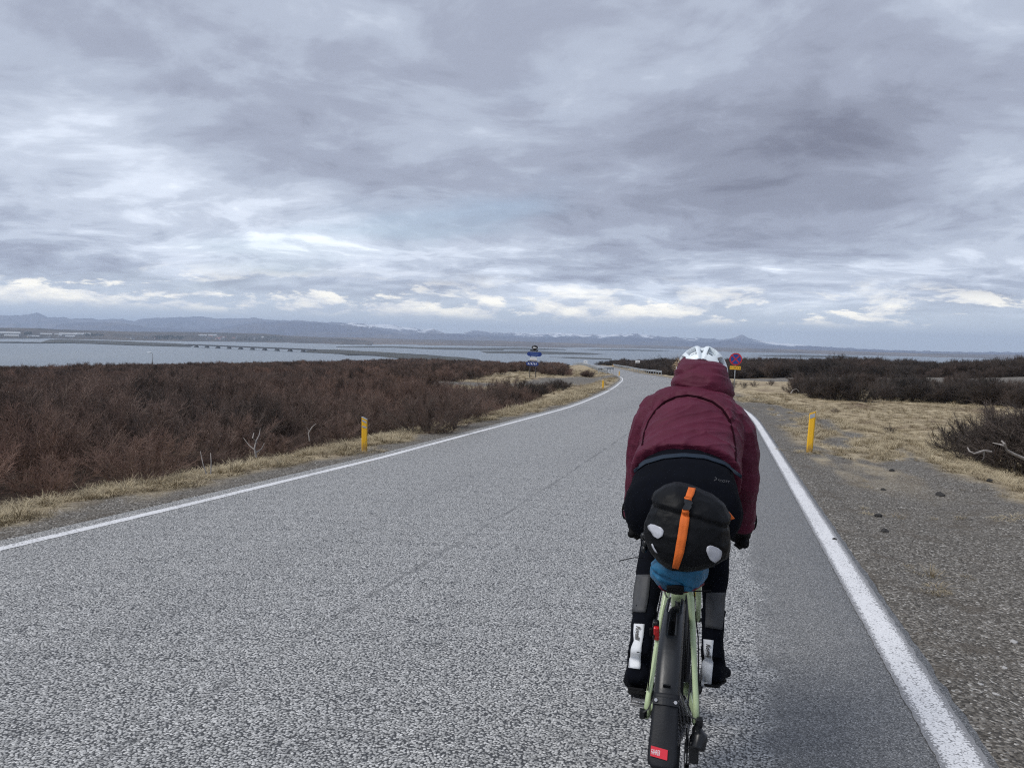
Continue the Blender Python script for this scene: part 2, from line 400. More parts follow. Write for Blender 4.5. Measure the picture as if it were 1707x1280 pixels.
ysr = np.concatenate([np.arange(-30, 2, .5), np.arange(2, 24, .08), np.arange(24, 60, .4), np.arange(60, 560, 2.)])
road_strip('road', -.24, ROADW + .13, 14, ysr, asphalt(), .0, .014, 14.)
def paint():
    m, t, b = new_mat('road_paint')
    co = nd(t, 'ShaderNodeTexCoord').outputs['Object']
    v = nd(t, 'ShaderNodeTexVoronoi', {'Vector': co, 'Scale': 95.}, feature='F1')
    n = noi(t, co, 26., 5., .75); nl = noi(t, mapv(t, co, sc=(1, .25, 1)), 3., 4., .6)
    c = ramp(t, n, [(.3, (.60, .60, .61)), (.65, (.78, .78, .79))])
    lat = nd(t, 'ShaderNodeAttribute', attribute_name='lat').outputs['Fac']
    e = ma(t, 'ABSOLUTE', ma(t, 'SUBTRACT', lat, ROADW + .0)); e2 = ma(t, 'ABSOLUTE', lat); e = ma(t, 'MINIMUM', e, e2)
    edge = ma(t, 'MULTIPLY', sstep(t, e, .045, .10), .30)
    chips = sstep(t, ma(t, 'ADD', ma(t, 'ADD', ma(t, 'MULTIPLY', n, .45), ma(t, 'MULTIPLY', v.outputs['Distance'], .42)), ma(t, 'ADD', edge, ma(t, 'MULTIPLY', nl, .25))), .58, .74)
    setc(t, b, 'Base Color', mx(t, ma(t, 'MULTIPLY', chips, .85), c, (.13, .13, .135))); b.inputs['Roughness'].default_value = .6
    bn = nd(t, 'ShaderNodeBump', {'Height': ma(t, 'SUBTRACT', 1., v.outputs['Distance']), 'Strength': .35, 'Distance': .005}); t.links.new(bn.outputs[0], b.inputs['Normal'])
    return m
PAINT = paint()
ysl = np.concatenate([np.arange(-30, 1, .5), np.arange(1, 26, .04), np.arange(26, 60, .2), np.arange(60, 420, 2.)])
road_strip('road_edge_line', ROADW - .095, ROADW + .095, 5, ysl, PAINT, .0025, .010, 34., thick=False)
road_strip('road_edge_line', -.055, .055, 5, ysl[ysl < 96], PAINT, .0025, .010, 30., thick=False)
# the left line turns off into the side track
LP = [(float(LX(96.)), 96.), (float(LX(99.)) - .15, 99.2), (float(LX(101.)) - .9, 101.2), (float(LX(102.)) - 2.6, 102.3), (float(LX(102.)) - 5.2, 102.6)]
pp = []
for i in range(len(LP) - 1):
    for u in np.linspace(0, 1, 6)[:-1]: pp.append((LP[i][0] * (1 - u) + LP[i + 1][0] * u, LP[i][1] * (1 - u) + LP[i + 1][1] * u))
pp.append(LP[-1]); pp = np.array(pp); dd = np.gradient(pp, axis=0); dd /= np.linalg.norm(dd, axis=1)[:, None]; nn = np.stack([-dd[:, 1], dd[:, 0]], -1)
V = []
for p, n in zip(pp, nn):
    for s_ in (-.09, .09):
        q = p + n * s_; V.append((q[0], q[1], float(PZ(q[1])) + .03))
tag(mesh_obj('road_edge_line', V, grid_faces(len(pp), 2), PAINT, attrs={'lat': np.zeros(len(V))}), kind='structure')

# ------------------------------------------------------------------ sea, land across the fjord, mountains
SEA = -52.
def sea_pt(px, py, z=SEA):
    d = ray(px, py); k = (z - CAMP[2]) / d[2]; return CAMP + d * k
def water_mat():
    m, t, b = new_mat('water')
    co = nd(t, 'ShaderNodeTexCoord').outputs['Object']
    n = noi(t, mapv(t, co, sc=(1, .35, 1)), .004, 4., .6)
    setc(t, b, 'Base Color', ramp(t, n, [(.35, (.12, .145, .165)), (.65, (.19, .215, .235))]))
    setc(t, b, 'Roughness', ma(t, 'ADD', ma(t, 'MULTIPLY', n, .25), .18)); b.inputs['IOR'].default_value = 1.33
    bn = nd(t, 'ShaderNodeBump', {'Height': noi(t, co, .12, 6., .65), 'Strength': .6, 'Distance': 2.5}); t.links.new(bn.outputs[0], b.inputs['Normal'])
    return m
HX, HY0, HY1 = 19500, -6000, 19500
gx = np.concatenate([np.linspace(-HX + 60, HX - 60, 40)]); gy = np.linspace(HY0 + 60, HY1 - 60, 40)
GX, GY = np.meshgrid(gx, gy)
tag(mesh_obj('sea', np.stack([GX, GY, GX * 0 + SEA], -1).reshape(-1, 3), grid_faces(40, 40), water_mat()), kind='structure')

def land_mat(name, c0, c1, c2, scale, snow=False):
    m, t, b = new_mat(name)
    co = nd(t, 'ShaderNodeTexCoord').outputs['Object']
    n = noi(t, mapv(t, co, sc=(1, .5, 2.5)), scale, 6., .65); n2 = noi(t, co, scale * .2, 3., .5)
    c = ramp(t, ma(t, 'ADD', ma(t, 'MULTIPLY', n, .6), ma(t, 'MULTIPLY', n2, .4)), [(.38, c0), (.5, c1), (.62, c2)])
    if snow:
        sn = nd(t, 'ShaderNodeAttribute', attribute_name='snow').outputs['Fac']
        k = sstep(t, ma(t, 'ADD', sn, ma(t, 'MULTIPLY', ma(t, 'SUBTRACT', noi(t, mapv(t, co, sc=(1, 1, 4)), .004, 6., .7), .5), 2.0)), .48, .60)
        c = mx(t, k, c, (.78, .80, .84))
    setc(t, b, 'Base Color', c); b.inputs['Roughness'].default_value = .95; b.inputs['Specular IOR Level'].default_value = .1
    return m
def ridge(name, prof, shore, Dtop, mat, n=420, m=19, rough=.25, seed=1, shoreD=None, snowp=None, back=1.5, mk='structure', jag=0.):
    n = int(n * 3.4); px = np.linspace(prof[0][0], prof[-1][0], n)
    yt = np.interp(px, [p[0] for p in prof], [p[1] for p in prof]) + (fbm(px / 7., px * 0 + seed, seed, 4) - .5) * jag
    V = np.zeros((m, n, 3)); SN = np.zeros((m, n))
    for j in range(n):
        d = ray(px[j], yt[j]); hyp = math.hypot(d[0], d[1]); ux, uy = d[0] / hyp, d[1] / hyp
        Dt = Dtop * (1 + .03 * math.sin(px[j] * .013 + seed)); zt = CAMP[2] + d[2] / hyp * Dt
        if shoreD: Ds = shoreD
        else:
            ys_ = np.interp(px[j], [p[0] for p in shore], [p[1] for p in shore]); q = sea_pt(px[j], ys_); Ds = math.hypot(q[0], q[1])
            Dt = max(Dt, Ds * 1.25); zt = CAMP[2] + d[2] / hyp * Dt
        sn = np.interp(px[j], [p[0] for p in snowp], [p[1] for p in snowp]) if snowp else 0
        for i in range(m):
            u = i / (m - 1) * back
            D = Ds + (Dt - Ds) * u
            if u <= 1: hh = u ** 1.25
            else: hh = max(0, 1 - (u - 1) * 1.6)
            nse = (fbm(px[j] / 13 + seed + u * 1.2, u * 4.1, seed, 5) - .5) * rough * math.sin(math.pi * min(u, 1)) * 2
            hh = max(0, hh + nse * (1 if u < 1 else .5))
            hh = min(hh, 1.0) if u < .93 else hh
            V[i, j] = (ux * D, uy * D, SEA - 1.5 + (zt - SEA + 1.5) * hh)
            SN[i, j] = sn * sm(.45, .95, min(u, 1.))
    return tag(mesh_obj(name, V.reshape(-1, 3), grid_faces(m, n), mat, smooth=True, attrs={'snow': SN}), kind=mk)
far_p = [(-1500, 494), (-1100, 500), (-800, 512), (-520, 516), (-260, 530), (-100, 524), (0, 525.5), (40, 525.5), (50, 523.5), (60, 521.8), (68, 523), (80, 528), (97, 529.5), (106, 528), (118, 531), (152, 530), (165, 533), (191, 531), (224, 535), (237, 531.5), (280, 529), (320, 528), (337, 528), (356, 531), (385, 531), (410, 530.5), (424, 530), (440, 532), (470, 533.5), (507, 534.5), (530, 537), (580, 538), (586, 537), (610, 540), (647, 541), (680, 545), (704, 549), (722, 547.8), (743, 555), (771, 556), (789, 550), (812, 553), (850, 555), (870, 554), (900, 557), (940, 554.5), (960, 556), (1000, 558), (1020, 557.5), (1060, 556), (1090, 559), (1120, 562), (1150, 564), (1180, 564), (1205, 566), (1216, 564.5), (1226, 562.3), (1232, 559.2), (1236, 556.5), (1240, 559.2), (1247, 563.3), (1256, 566.5), (1282, 570), (1334, 574), (1353, 577), (1458, 582.5), (1560, 586), (1707, 587), (1950, 592), (2300, 600), (3000, 617)]
snow_p = [(-1500, .3), (-300, 0), (400, 0), (560, .35), (600, .62), (720, .62), (800, .4), (880, .66), (1040, .66), (1120, .5), (1220, .2), (1262, .5), (1290, .95), (1345, .9), (1380, .1), (1950, 0), (3000, .2)]
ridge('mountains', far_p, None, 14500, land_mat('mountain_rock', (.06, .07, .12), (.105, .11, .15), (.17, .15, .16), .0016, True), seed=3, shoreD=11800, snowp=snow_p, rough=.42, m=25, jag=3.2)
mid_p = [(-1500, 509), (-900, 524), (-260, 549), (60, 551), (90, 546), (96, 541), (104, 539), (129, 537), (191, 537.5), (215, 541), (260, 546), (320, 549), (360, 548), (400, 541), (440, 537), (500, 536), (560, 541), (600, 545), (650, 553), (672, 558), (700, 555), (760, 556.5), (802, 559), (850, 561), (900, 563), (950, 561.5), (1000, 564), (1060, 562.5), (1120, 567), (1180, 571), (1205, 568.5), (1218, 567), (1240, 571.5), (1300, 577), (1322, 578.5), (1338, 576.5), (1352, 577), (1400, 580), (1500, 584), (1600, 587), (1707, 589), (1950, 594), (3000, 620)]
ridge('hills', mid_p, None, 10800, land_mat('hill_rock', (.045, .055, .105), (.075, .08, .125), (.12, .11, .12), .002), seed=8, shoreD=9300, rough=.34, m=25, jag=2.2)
low_p = [(420, 563), (500, 562), (560, 562), (620, 563), (700, 566), (770, 567), (840, 568), (900, 570.5), (960, 572), (1060, 575), (1140, 577.5), (1220, 580), (1300, 582), (1400, 585), (1500, 588), (1600, 590), (1707, 592), (1950, 598), (3000, 624)]
low_s = [(420, 573), (540, 573.2), (640, 575), (660, 574.5), (700, 576), (840, 578), (945, 580.5), (960, 579.5), (1060, 581), (1140, 582.5), (1200, 586.8), (1300, 588.5), (1400, 591.5), (1550, 595.5), (1707, 599), (1950, 606), (3000, 634)]
ridge('lowland', low_p, low_s, 7200, land_mat('heathland_far', (.06, .05, .048), (.115, .09, .075), (.19, .145, .11), .004), seed=13, rough=.2)
town_p = [(-1500, 508), (-900, 521), (-500, 531), (-260, 538), (-120, 545), (0, 546.5), (60, 547), (103, 549.5), (160, 551), (219, 553), (322, 553.4), (387, 555), (440, 556), (480, 559.5), (530, 562), (580, 565), (620, 569)]
town_s = [(-1500, 527), (-900, 541), (-260, 557), (0, 565), (77, 565.2), (155, 566.5), (258, 568.5), (440, 570.8), (540, 573.4), (620, 576)]
ridge('headland', town_p, town_s, 3900, land_mat('headland_ground', (.035, .034, .03), (.065, .055, .048), (.11, .088, .07), .01), seed=17, rough=.25)

mud = land_mat('mudflat_ground', (.04, .038, .034), (.055, .052, .042), (.085, .08, .06), .02)
def flat(name, poly, hgt, seed=0):
    P_ = []
    for (a, b_), (c, d) in zip(poly, poly[1:] + poly[:1]):
        k = max(1, int(abs(c - a) / 12)); P_ += [(a + (c - a) * i / k, b_ + (d - b_) * i / k + (0 if i == 0 else random.uniform(-.12, .12))) for i in range(k)]
    bm = bmesh.new(); bot = []; top = []
    cy = np.mean([sea_pt(*p)[:2] for p in P_], axis=0)
    for p in P_:
        q = sea_pt(*p); bot.append(bm.verts.new((q[0], q[1], SEA - 1))); qq = q[:2] * (1 - .004) + cy * .004
        top.append(bm.verts.new((qq[0], qq[1], SEA + hgt * random.uniform(.7, 1.1))))
    bm.faces.new(top); n = len(top)
    for i in range(n): bm.faces.new((bot[i], bot[(i + 1) % n], top[(i + 1) % n], top[i]))
    bmesh.ops.recalc_face_normals(bm, faces=bm.faces)
    me = bpy.data.meshes.new(name); bm.to_mesh(me); bm.free(); me.materials.append(mud)
    o = bpy.data.objects.new(name, me); COL.objects.link(o); return tag(o, kind='structure')
flat('causeway_land', [(-60, 570.0), (68, 571.2), (82, 567.2), (103, 566.8), (206, 569.8), (283, 572.9), (324, 575.6), (318, 578.2), (300, 578.2), (219, 576), (150, 573.2), (108, 572.2), (72, 572.6), (-60, 571.2)], 2.5)
flat('causeway_land', [(509, 586.4), (516, 583.4), (560, 583.6), (619, 586.8), (709, 592), (765, 596.5), (800, 600), (760, 604), (690, 600), (624, 593.4), (603, 592.6), (580, 592.6), (567, 590.4), (511, 587.6)], 2.0)
flat('mudflat', [(560, 578.2), (620, 577.4), (660, 577.6), (760, 581.5), (840, 583.2), (840, 584.2), (740, 583), (650, 579.6), (560, 579)], .8)
flat('mudflat', [(700, 579.2), (790, 580.2), (870, 579.8), (940, 582.2), (945, 583.6), (860, 583.2), (760, 581.6)], .8)
flat('mudflat', [(800, 585.6), (900, 585.2), (980, 588.5), (1008, 590.8), (980, 591.6), (880, 590), (810, 588.6)], .7)
flat('mudflat', [(915, 595.4), (960, 595.6), (1020, 598), (1020, 599.6), (960, 598)], .7)
flat('mudflat', [(960, 582.6), (1040, 582.2), (1120, 584.6), (1100, 585.6), (1000, 584.2)], .8)
flat('mudflat', [(1250, 592.5), (1330, 591.4), (1420, 594.2), (1420, 596.2), (1300, 595)], .8)

# bridge
conc = simple('weathered_concrete', (.06, .06, .062), .8, .3, .25, .05)
pxs = [327.3, 346.7, 366, 385.3, 404.8, 424.3, 444.2, 464.4, 485, 505.7]
base = [sea_pt(x, np.interp(x, [327, 506], [578.9, 586.9])) for x in pxs]
a0, a1 = base[0], base[-1]; bd = (a1 - a0)[:2]; bl = np.linalg.norm(bd); bd = bd / bl; bang = math.atan2(bd[1], bd[0]); Mz = np.array([[math.cos(bang), -math.sin(bang), 0], [math.sin(bang), math.cos(bang), 0], [0, 0, 1]])
br = empty('bridge', (a0[0], a0[1], SEA), 'long low dark road bridge on squat piers crossing the fjord', 'bridge')
mid_ = (a0 + a1) / 2
MB().box((mid_[0], mid_[1], SEA + 7.4), (bl + 100, 9, 3.4), Mz).build('deck', conc, br, origin=(a0[0], a0[1], SEA))
MB().box((mid_[0], mid_[1], SEA + 9.1), (bl + 100, .5, 1.0), Mz).box((mid_[0] - bd[1] * 8, mid_[1] + bd[0] * 8, SEA + 9.1), (bl + 100, .5, 1.0), Mz).build('railing', conc, br, origin=(a0[0], a0[1], SEA))
for i in range(10):
    p = a0 + (a1 - a0) * i / 9
    k = MB().box((0, 0, 3.2), (9, 8, 6.2), Mz).box((0, 0, 1.2), (13, 10, 2.6), Mz).build('pier', conc, br, loc=(p[0] - a0[0], p[1] - a0[1], 0))
# ------------------------------------------------------------------ the town across the water
from mathutils.bvhtree import BVHTree
ORD = ['first', 'second', 'third', 'fourth', 'fifth', 'sixth', 'seventh', 'eighth', 'ninth', 'tenth', 'eleventh', 'twelfth', 'thirteenth', 'fourteenth', 'fifteenth', 'sixteenth', 'seventeenth']
def bvh_of(o): return BVHTree.FromPolygons([o.matrix_world @ v.co for v in o.data.vertices], [tuple(p.vertices) for p in o.data.polygons])
head = bpy.data.objects['headland']; HB = bvh_of(head)
def on_head(px, py):
    d = Vector(ray(px, py)).normalized(); h = HB.ray_cast(Vector(CAMP), d)[0]
    return np.array(h) if h else sea_pt(px, py, SEA + 4)
wallm = [simple('pale_house_wall', (.50, .49, .47), .8, .2, .08, .05), simple('grey_house_wall', (.32, .32, .33), .8, .2, .1, .05), simple('sand_house_wall', (.45, .38, .28), .8, .2, .1, .05)]
roofm = [simple('pale_roof_sheet', (.42, .43, .44), .6, .3, .08, .05), simple('dark_roof_sheet', (.09, .09, .10), .6, .3, .1, .05), simple('rust_roof_sheet', (.22, .09, .07), .6, .3, .1, .05)]
winm = simple('dark_window', (.03, .035, .045), .15, .5, .1)
def house(px, py, wpx, hpx, kind, w, r, ang, label=None):
    p = on_head(px, py); D = math.hypot(p[0], p[1]); k = D / FPX; L, Wd, hh = wpx * k, max(8, wpx * k * (.28 if kind == 'warehouse' else .65)), hpx * k * .8
    d = ray(px, py); a = -math.atan2(d[0], d[1]) + ang
    what = 'long low shed' if kind == 'warehouse' else 'small house'
    e = empty(kind, p - np.array([0, 0, 1.]), label if kind == 'warehouse' else 'small gabled house among others in the town across the water', 'shed' if kind == 'warehouse' else 'house', 'sheds of the town across the fjord' if kind == 'warehouse' else 'houses of the town across the fjord', (0, 0, a))
    MB().box((0, 0, hh / 2), (L, Wd, hh)).build('wall', wallm[w], e)
    rh = hpx * k * .6; poly = [(-Wd / 2 - .4, hh), (Wd / 2 + .4, hh), (0, hh + rh)]
    MB().prism(poly, -L / 2 - .5, L / 2 + .5, M=[[0, 1, 0], [1, 0, 0], [0, 0, 1]]).build('roof', roofm[r], e)
    nw = max(2, int(L / 9)); wd = MB()
    for i in range(nw): wd.box((-L / 2 + L * (i + .5) / nw, -Wd / 2, hh * .55), (L / nw * .45, .3, hh * .35))
    wd.build('windows', winm, e)['kind'] = 'stuff'
HR = random.Random(5)
SHEDS = [(16, 558.5, 25, 3.6, 'warehouse', 0, 0), (19, 562.5, 17, 3.2, 'warehouse', 2, 0), (52, 562.5, 10, 2.5, 'warehouse', 0, 0), (77, 559.5, 14, 2.8, 'warehouse', 2, 0), (97, 560, 9, 3, 'warehouse', 2, 0), (114, 559.5, 23, 3.0, 'warehouse', 0, 0), (137, 559.2, 22, 2.8, 'warehouse', 0, 0), (117, 562.5, 12, 2.2, 'warehouse', 0, 0), (4, 556, 8, 3.5, 'warehouse', 1, 1), (338, 561, 12, 2.6, 'warehouse', 0, 0), (354, 561.5, 12, 3.0, 'warehouse', 0, 0)]
for rank, a in enumerate(sorted(SHEDS, key=lambda q: q[0])):
    house(*a, HR.uniform(-.1, .1), f"long low {'sand coloured' if a[5] == 2 else ('grey' if a[5] == 1 else 'pale')} shed, {ORD[rank]} from the left on the far shore")
for i in range(34):
    c = HR.choice([(40, 150, 560, 563.5), (330, 440, 560, 567), (330, 440, 560, 567), (205, 262, 563.5, 565.5), (330, 400, 563, 567), (480, 545, 567, 570)])
    px = HR.uniform(c[0], c[1]); house(px, HR.uniform(c[2], c[3]) + .0, HR.uniform(3, 5.5), HR.uniform(1.7, 2.6), 'house', HR.choice([0, 0, 0, 1, 2]), HR.choice([0, 1, 1, 2]), HR.uniform(-.7, .7))
# dark planted trees between the houses
mbw = MB(); TR = random.Random(3)
for i in range(240):
    c = TR.choice([(40, 52, 556, 558), (252, 312, 561, 565.5), (262, 305, 561, 565), (120, 175, 558, 560), (395, 470, 562, 568)])
    p = on_head(TR.uniform(c[0], c[1]), TR.uniform(c[2], c[3])); r = TR.uniform(2.5, 5.5); hgt = r * TR.uniform(1.5, 2.6)
    rings = []
    for z, f in ((0, .5), (.3, 1), (.65, .7), (1, .12)):
        rings.append([(p[0] + r * f * TR.uniform(.7, 1.2) * math.cos(q), p[1] + r * f * TR.uniform(.7, 1.2) * math.sin(q), p[2] - 1 + hgt * z) for q in np.linspace(0, 2 * math.pi, 7)[:-1]])
    mbw.loft(rings)
tag(mbw.build('far_woods', simple('dark_conifer', (.022, .028, .022), .9, .1, .3, .1)), kind='stuff')

# ------------------------------------------------------------------ shrubs
def twig_mat(name, stem, tip, var):
    m, t, b = new_mat(name)
    u = nd(t, 'ShaderNodeAttribute', attribute_name='tip').outputs['Fac']
    co = nd(t, 'ShaderNodeTexCoord').outputs['Object']
    r = nd(t, 'ShaderNodeObjectInfo').outputs['Random']
    n = noi(t, co, 5., 3., .6)
    gp = nd(t, 'ShaderNodeNewGeometry').outputs['Position']; reg = noi(t, gp, .11, 4., .6)
    c = mx(t, u, stem, tip); c = mx(t, 1., c, ramp(t, reg, [(.35, (.80, .86, .90)), (.5, (.95, .95, .95)), (.65, (1.28, 1.17, 1.12))]), 'MULTIPLY')
    c = mx(t, 1., c, ramp(t, r, [(0, (1 - var, 1 - var, 1 - var)), (.5, (1, .97, .95)), (1, (1 + var, 1 + var * .8, 1 + var * .7))]), 'MULTIPLY')
    c = mx(t, 1., c, ramp(t, n, [(.3, (.75, .75, .75)), (.7, (1.25, 1.25, 1.25))]), 'MULTIPLY')
    setc(t, b, 'Base Color', c); b.inputs['Roughness'].default_value = .75; b.inputs['Specular IOR Level'].default_value = .25
    return m
TW_RED = twig_mat('birch_twigs', (.185, .152, .125), (.150, .105, .087), .55)
TW_DARK = twig_mat('willow_twigs', (.12, .105, .092), (.085, .068, .060), .35)
def segs_mesh(name, A, B, ra, rb, tip, mat):
    A, B = np.array(A), np.array(B); ra, rb, tip = np.array(ra), np.array(rb), np.array(tip)
    d = B - A; d /= np.linalg.norm(d, axis=1)[:, None] + 1e-9
    h = np.where(np.abs(d[:, 2:3]) > .9, [[1., 0, 0]], [[0, 0, 1.]]); a = np.cross(d, h); a /= np.linalg.norm(a, axis=1)[:, None]; b = np.cross(d, a)
    V = np.zeros((len(A), 6, 3))
    for q in range(3):
        w = 2 * math.pi * q / 3; o = a * math.cos(w) + b * math.sin(w)
        V[:, q] = A + o * ra[:, None]; V[:, 3 + q] = B + o * rb[:, None]
    F = np.array([[0, 1, 4, 3], [1, 2, 5, 4], [2, 0, 3, 5]])
    FF = (F[None] + 6 * np.arange(len(A))[:, None, None]).reshape(-1, 4)
    me_o = mesh_obj(name, V.reshape(-1, 3), FF, mat, attrs={'tip': np.repeat(tip, 6)})
    me = me_o.data; bpy.data.objects.remove(me_o); return me
def shrub(seed, rad, hgt, stems, subs, twl, thick, upw=.6):
    r = random.Random(seed); A, B, ra, rb, tp = [], [], [], [], []
    def rnd(): return np.array([r.gauss(0, 1), r.gauss(0, 1), r.gauss(0, 1)])
    def add(a, b, r0, r1, u): A.append(a); B.append(b); ra.append(r0); rb.append(r1); tp.append(u)
    def unit(v): return v / (np.linalg.norm(v) + 1e-9)
    for s in range(stems):
        w = r.uniform(0, 2 * math.pi); lean = r.random() ** .6
        p = np.array([math.cos(w), math.sin(w), 0]) * rad * .28 * r.random() - np.array([0, 0, .08])
        end = np.array([math.cos(w) * rad * lean, math.sin(w) * rad * lean, hgt * math.sqrt(max(.12, 1 - .8 * lean ** 2)) * r.uniform(.75, 1.05)])
        n = 5; pts = [p]
        for i in range(1, n + 1):
            u = i / n; q = p * (1 - u) + end * u; q[2] = p[2] + (end[2] - p[2]) * (u ** .85); q = q + rnd() * .035 * hgt; pts.append(q)
        for i in range(n):
            add(pts[i], pts[i + 1], thick * (1 - i / n * .75), thick * (1 - (i + 1) / n * .75), .25 * i / n)
            for k in range(subs if i > 0 else subs // 4):
                u = r.random(); q = pts[i] * (1 - u) + pts[i + 1] * u
                d = unit(unit(pts[i + 1] - pts[i]) + rnd() * .55 + np.array([0, 0, upw * .4])); L = r.uniform(.18, .42) * hgt * (1.1 - .5 * i / n)
                m_ = q + d * L * .5; e = m_ + unit(d + rnd() * .25 + np.array([0, 0, upw * .35])) * L * .5
                t0 = thick * .36; add(q, m_, t0, t0 * .75, .5); add(m_, e, t0 * .75, t0 * .4, .75)
                for j in range(twl):
                    v = r.random(); qq = (q * (1 - v) + m_ * v) if r.random() < .4 else (m_ * (1 - v) + e * v)
                    dd = unit(d + rnd() * .6 + np.array([0, 0, upw * .5])); add(qq, qq + dd * L * r.uniform(.25, .5), t0 * .5, t0 * .3, 1.)
    return A, B, ra, rb, tp
def dataref(me, name):
    o = bpy.data.objects.new(name, me); return o
SH = [segs_mesh('birch_shrub', *shrub(100 + i, .95 + .15 * (i % 3), 1.0 + .12 * (i % 2), 17, 11, 5, .012), TW_RED) for i in range(5)]
BB = [segs_mesh('willow_bush', *shrub(200 + i, 1.35, 1.75, 18, 12, 6, .022, .5), TW_DARK) for i in range(4)]
OPEN = [segs_mesh('willow_bush', *shrub(300 + i, 1.1, 1.3, 16, 6, 4, .014, 1.0), TW_DARK) for i in range(2)]
def plant(me, name, x, y, s, zs, label, cat, group, rot=None, sink=0.):
    o = bpy.data.objects.new(name, me); COL.objects.link(o); o.location = (x, y, float(H(x, y)) - sink)
    o.rotation_euler = (random.uniform(-.08, .08), random.uniform(-.08, .08), random.uniform(0, 6.28)); o.scale = (s, s, s * zs)
    return tag(o, label, cat, group)
def in_view(x, y, m=3.):
    a = math.degrees(math.atan2(x, y)) + th0; return -34.5 - m < a < 34.5 + m
PR = random.Random(11)
# left heath, near: single shrubs
near = []
def far_enough(x, y, d):
    return all((x - a) ** 2 + (y - b_) ** 2 > d * d for a, b_ in near[-400:])
def heath_ok(x, y): 
    g, h, c = zones(np.array([x]), np.array([y])); return h[0] > .5
tries = 0
while len(near) < 190 and tries < 30000:
    tries += 1; y = PR.uniform(1.0, 26); x = PR.uniform(-30, -7.0)
    dl = float(LL(y)) - x
    if not in_view(x, y, 4) or math.hypot(x, y) > 30 or dl < 1.95: continue
    if dl < 2.5 and PR.random() < .35: continue
    if not far_enough(x, y, .92): continue
    near.append((x, y)); s = PR.uniform(.62, .98) * (.6 + .85 * float(fbm(x / 6, y / 6, 64, 3)))
    if dl < 2.7: s *= .7
    plant(PR.choice(SH), 'birch_shrub', x, y, s, PR.uniform(.85, 1.1), 'leafless reddish brown birch shrub in the dense heath beside the road', 'shrub', 'leafless shrubs of the roadside heath')
# taller bushes along the left verge towards the bend
for rank, (px, py, s) in enumerate(sorted([(700, 722, .75), (735, 712, .75), (765, 704, .8), (790, 698, .85), (815, 690, .9), (838, 682, .95), (858, 674, 1.0), (875, 667, 1.0), (893, 662, .9), (906, 657, .75), (780, 690, 1.0), (820, 678, 1.0), (850, 664, 1.0), (745, 700, .9), (925, 651, .8), (934, 648, .7), (944, 646, .6)])):
    p = at(px, py); plant(PR.choice(SH if px < 870 else BB), 'willow_bush', p[0], p[1], s * (1.15 if px < 870 else .78), .95 if px < 870 else .8, f'rounded leafless bush at the grassy verge, {ORD[rank]} from the marker post towards the bend', 'bush', 'bushes along the verge before the bend', sink=.1)
# hedge across the meadow on the right
HG = []
for i in range(46):
    u = i / 45; px = 1322 + u * 430 + PR.uniform(-6, 6); py = np.interp(px, [1310, 1350, 1420, 1500, 1600, 1760], [655, 667, 670, 670, 673, 684]) - PR.uniform(0, 1) ** 2 * 22
    p = at(px, py); D = math.hypot(p[0], p[1]); s = PR.uniform(.95, 1.2) * np.interp(px, [1310, 1370, 1707], [.72, 1.0, 1.0])
    plant(PR.choice(BB), 'willow_bush', p[0], p[1], s, PR.uniform(.85, 1.05), 'dark leafless bush of the thicket beyond the straw meadow', 'bush', 'thicket beyond the straw meadow', sink=.12)
# near bush at the right edge
for rank, (px, py, s, me) in enumerate(sorted([(1600, 752, .85, OPEN[0]), (1655, 778, .8, BB[1]), (1712, 790, .95, BB[2]), (1735, 770, 1.0, BB[0]), (1690, 765, .75, BB[3]), (1630, 762, .6, BB[0]), (1762, 800, .9, BB[3])], key=lambda q: q[0])):
    p = at(px, py); plant(me, 'willow_bush', p[0], p[1], s, .85, f'grey brown bare bush on the near ditch bank, {ORD[rank]} from the left', 'bush', 'bare bushes on the near ditch bank', sink=.08)
for (px, py) in [(1392, 688), (1483, 722), (1240, 647), (1258, 645), (1285, 643), (1225, 645)]:
    p = at(px, py); plant(PR.choice(OPEN), 'willow_sapling', p[0], p[1], .28 if px > 1300 else .5, .9, 'thin bare willow sapling standing alone in straw grass by the right bank', 'sapling', 'lone saplings in the straw grass')

# geometry-node scatter for what nobody could count
def scatter(name, pts, rot, scl, pick, protos, kind='stuff'):
    c = bpy.data.collections.new(name + '_kinds')
    for me in protos: c.objects.link(bpy.data.objects.new(me.name, me))
    o = mesh_obj(name, pts, [], protos[0].materials[0])
    me = o.data
    me.attributes.new('rot', 'FLOAT_VECTOR', 'POINT').data.foreach_set('vector', np.asarray(rot, np.float32).ravel())
    me.attributes.new('scl', 'FLOAT_VECTOR', 'POINT').data.foreach_set('vector', np.asarray(scl, np.float32).ravel())
    me.attributes.new('pick', 'INT', 'POINT').data.foreach_set('value', np.asarray(pick, np.int32))
    g = bpy.data.node_groups.new(name + '_scatter', 'GeometryNodeTree')
    g.interface.new_socket('Geometry', in_out='INPUT', socket_type='NodeSocketGeometry'); g.interface.new_socket('Geometry', in_out='OUTPUT', socket_type='NodeSocketGeometry')
    gi, go = g.nodes.new('NodeGroupInput'), g.nodes.new('NodeGroupOutput')
    ci = nd(g, 'GeometryNodeCollectionInfo', {'Collection': c, 'Separate Children': True, 'Reset Children': True})
    def na(n, ty): return nd(g, 'GeometryNodeInputNamedAttribute', {'Name': n}, data_type=ty).outputs['Attribute']
    ip = nd(g, 'GeometryNodeInstanceOnPoints', {'Points': gi.outputs[0], 'Instance': ci.outputs[0], 'Pick Instance': True, 'Instance Index': na('pick', 'INT'), 'Rotation': na('rot', 'FLOAT_VECTOR'), 'Scale': na('scl', 'FLOAT_VECTOR')})
    g.links.new(ip.outputs[0], go.inputs[0])
    m_ = o.modifiers.new('scatter', 'NODES'); m_.node_group = g
    return tag(o, kind=kind)
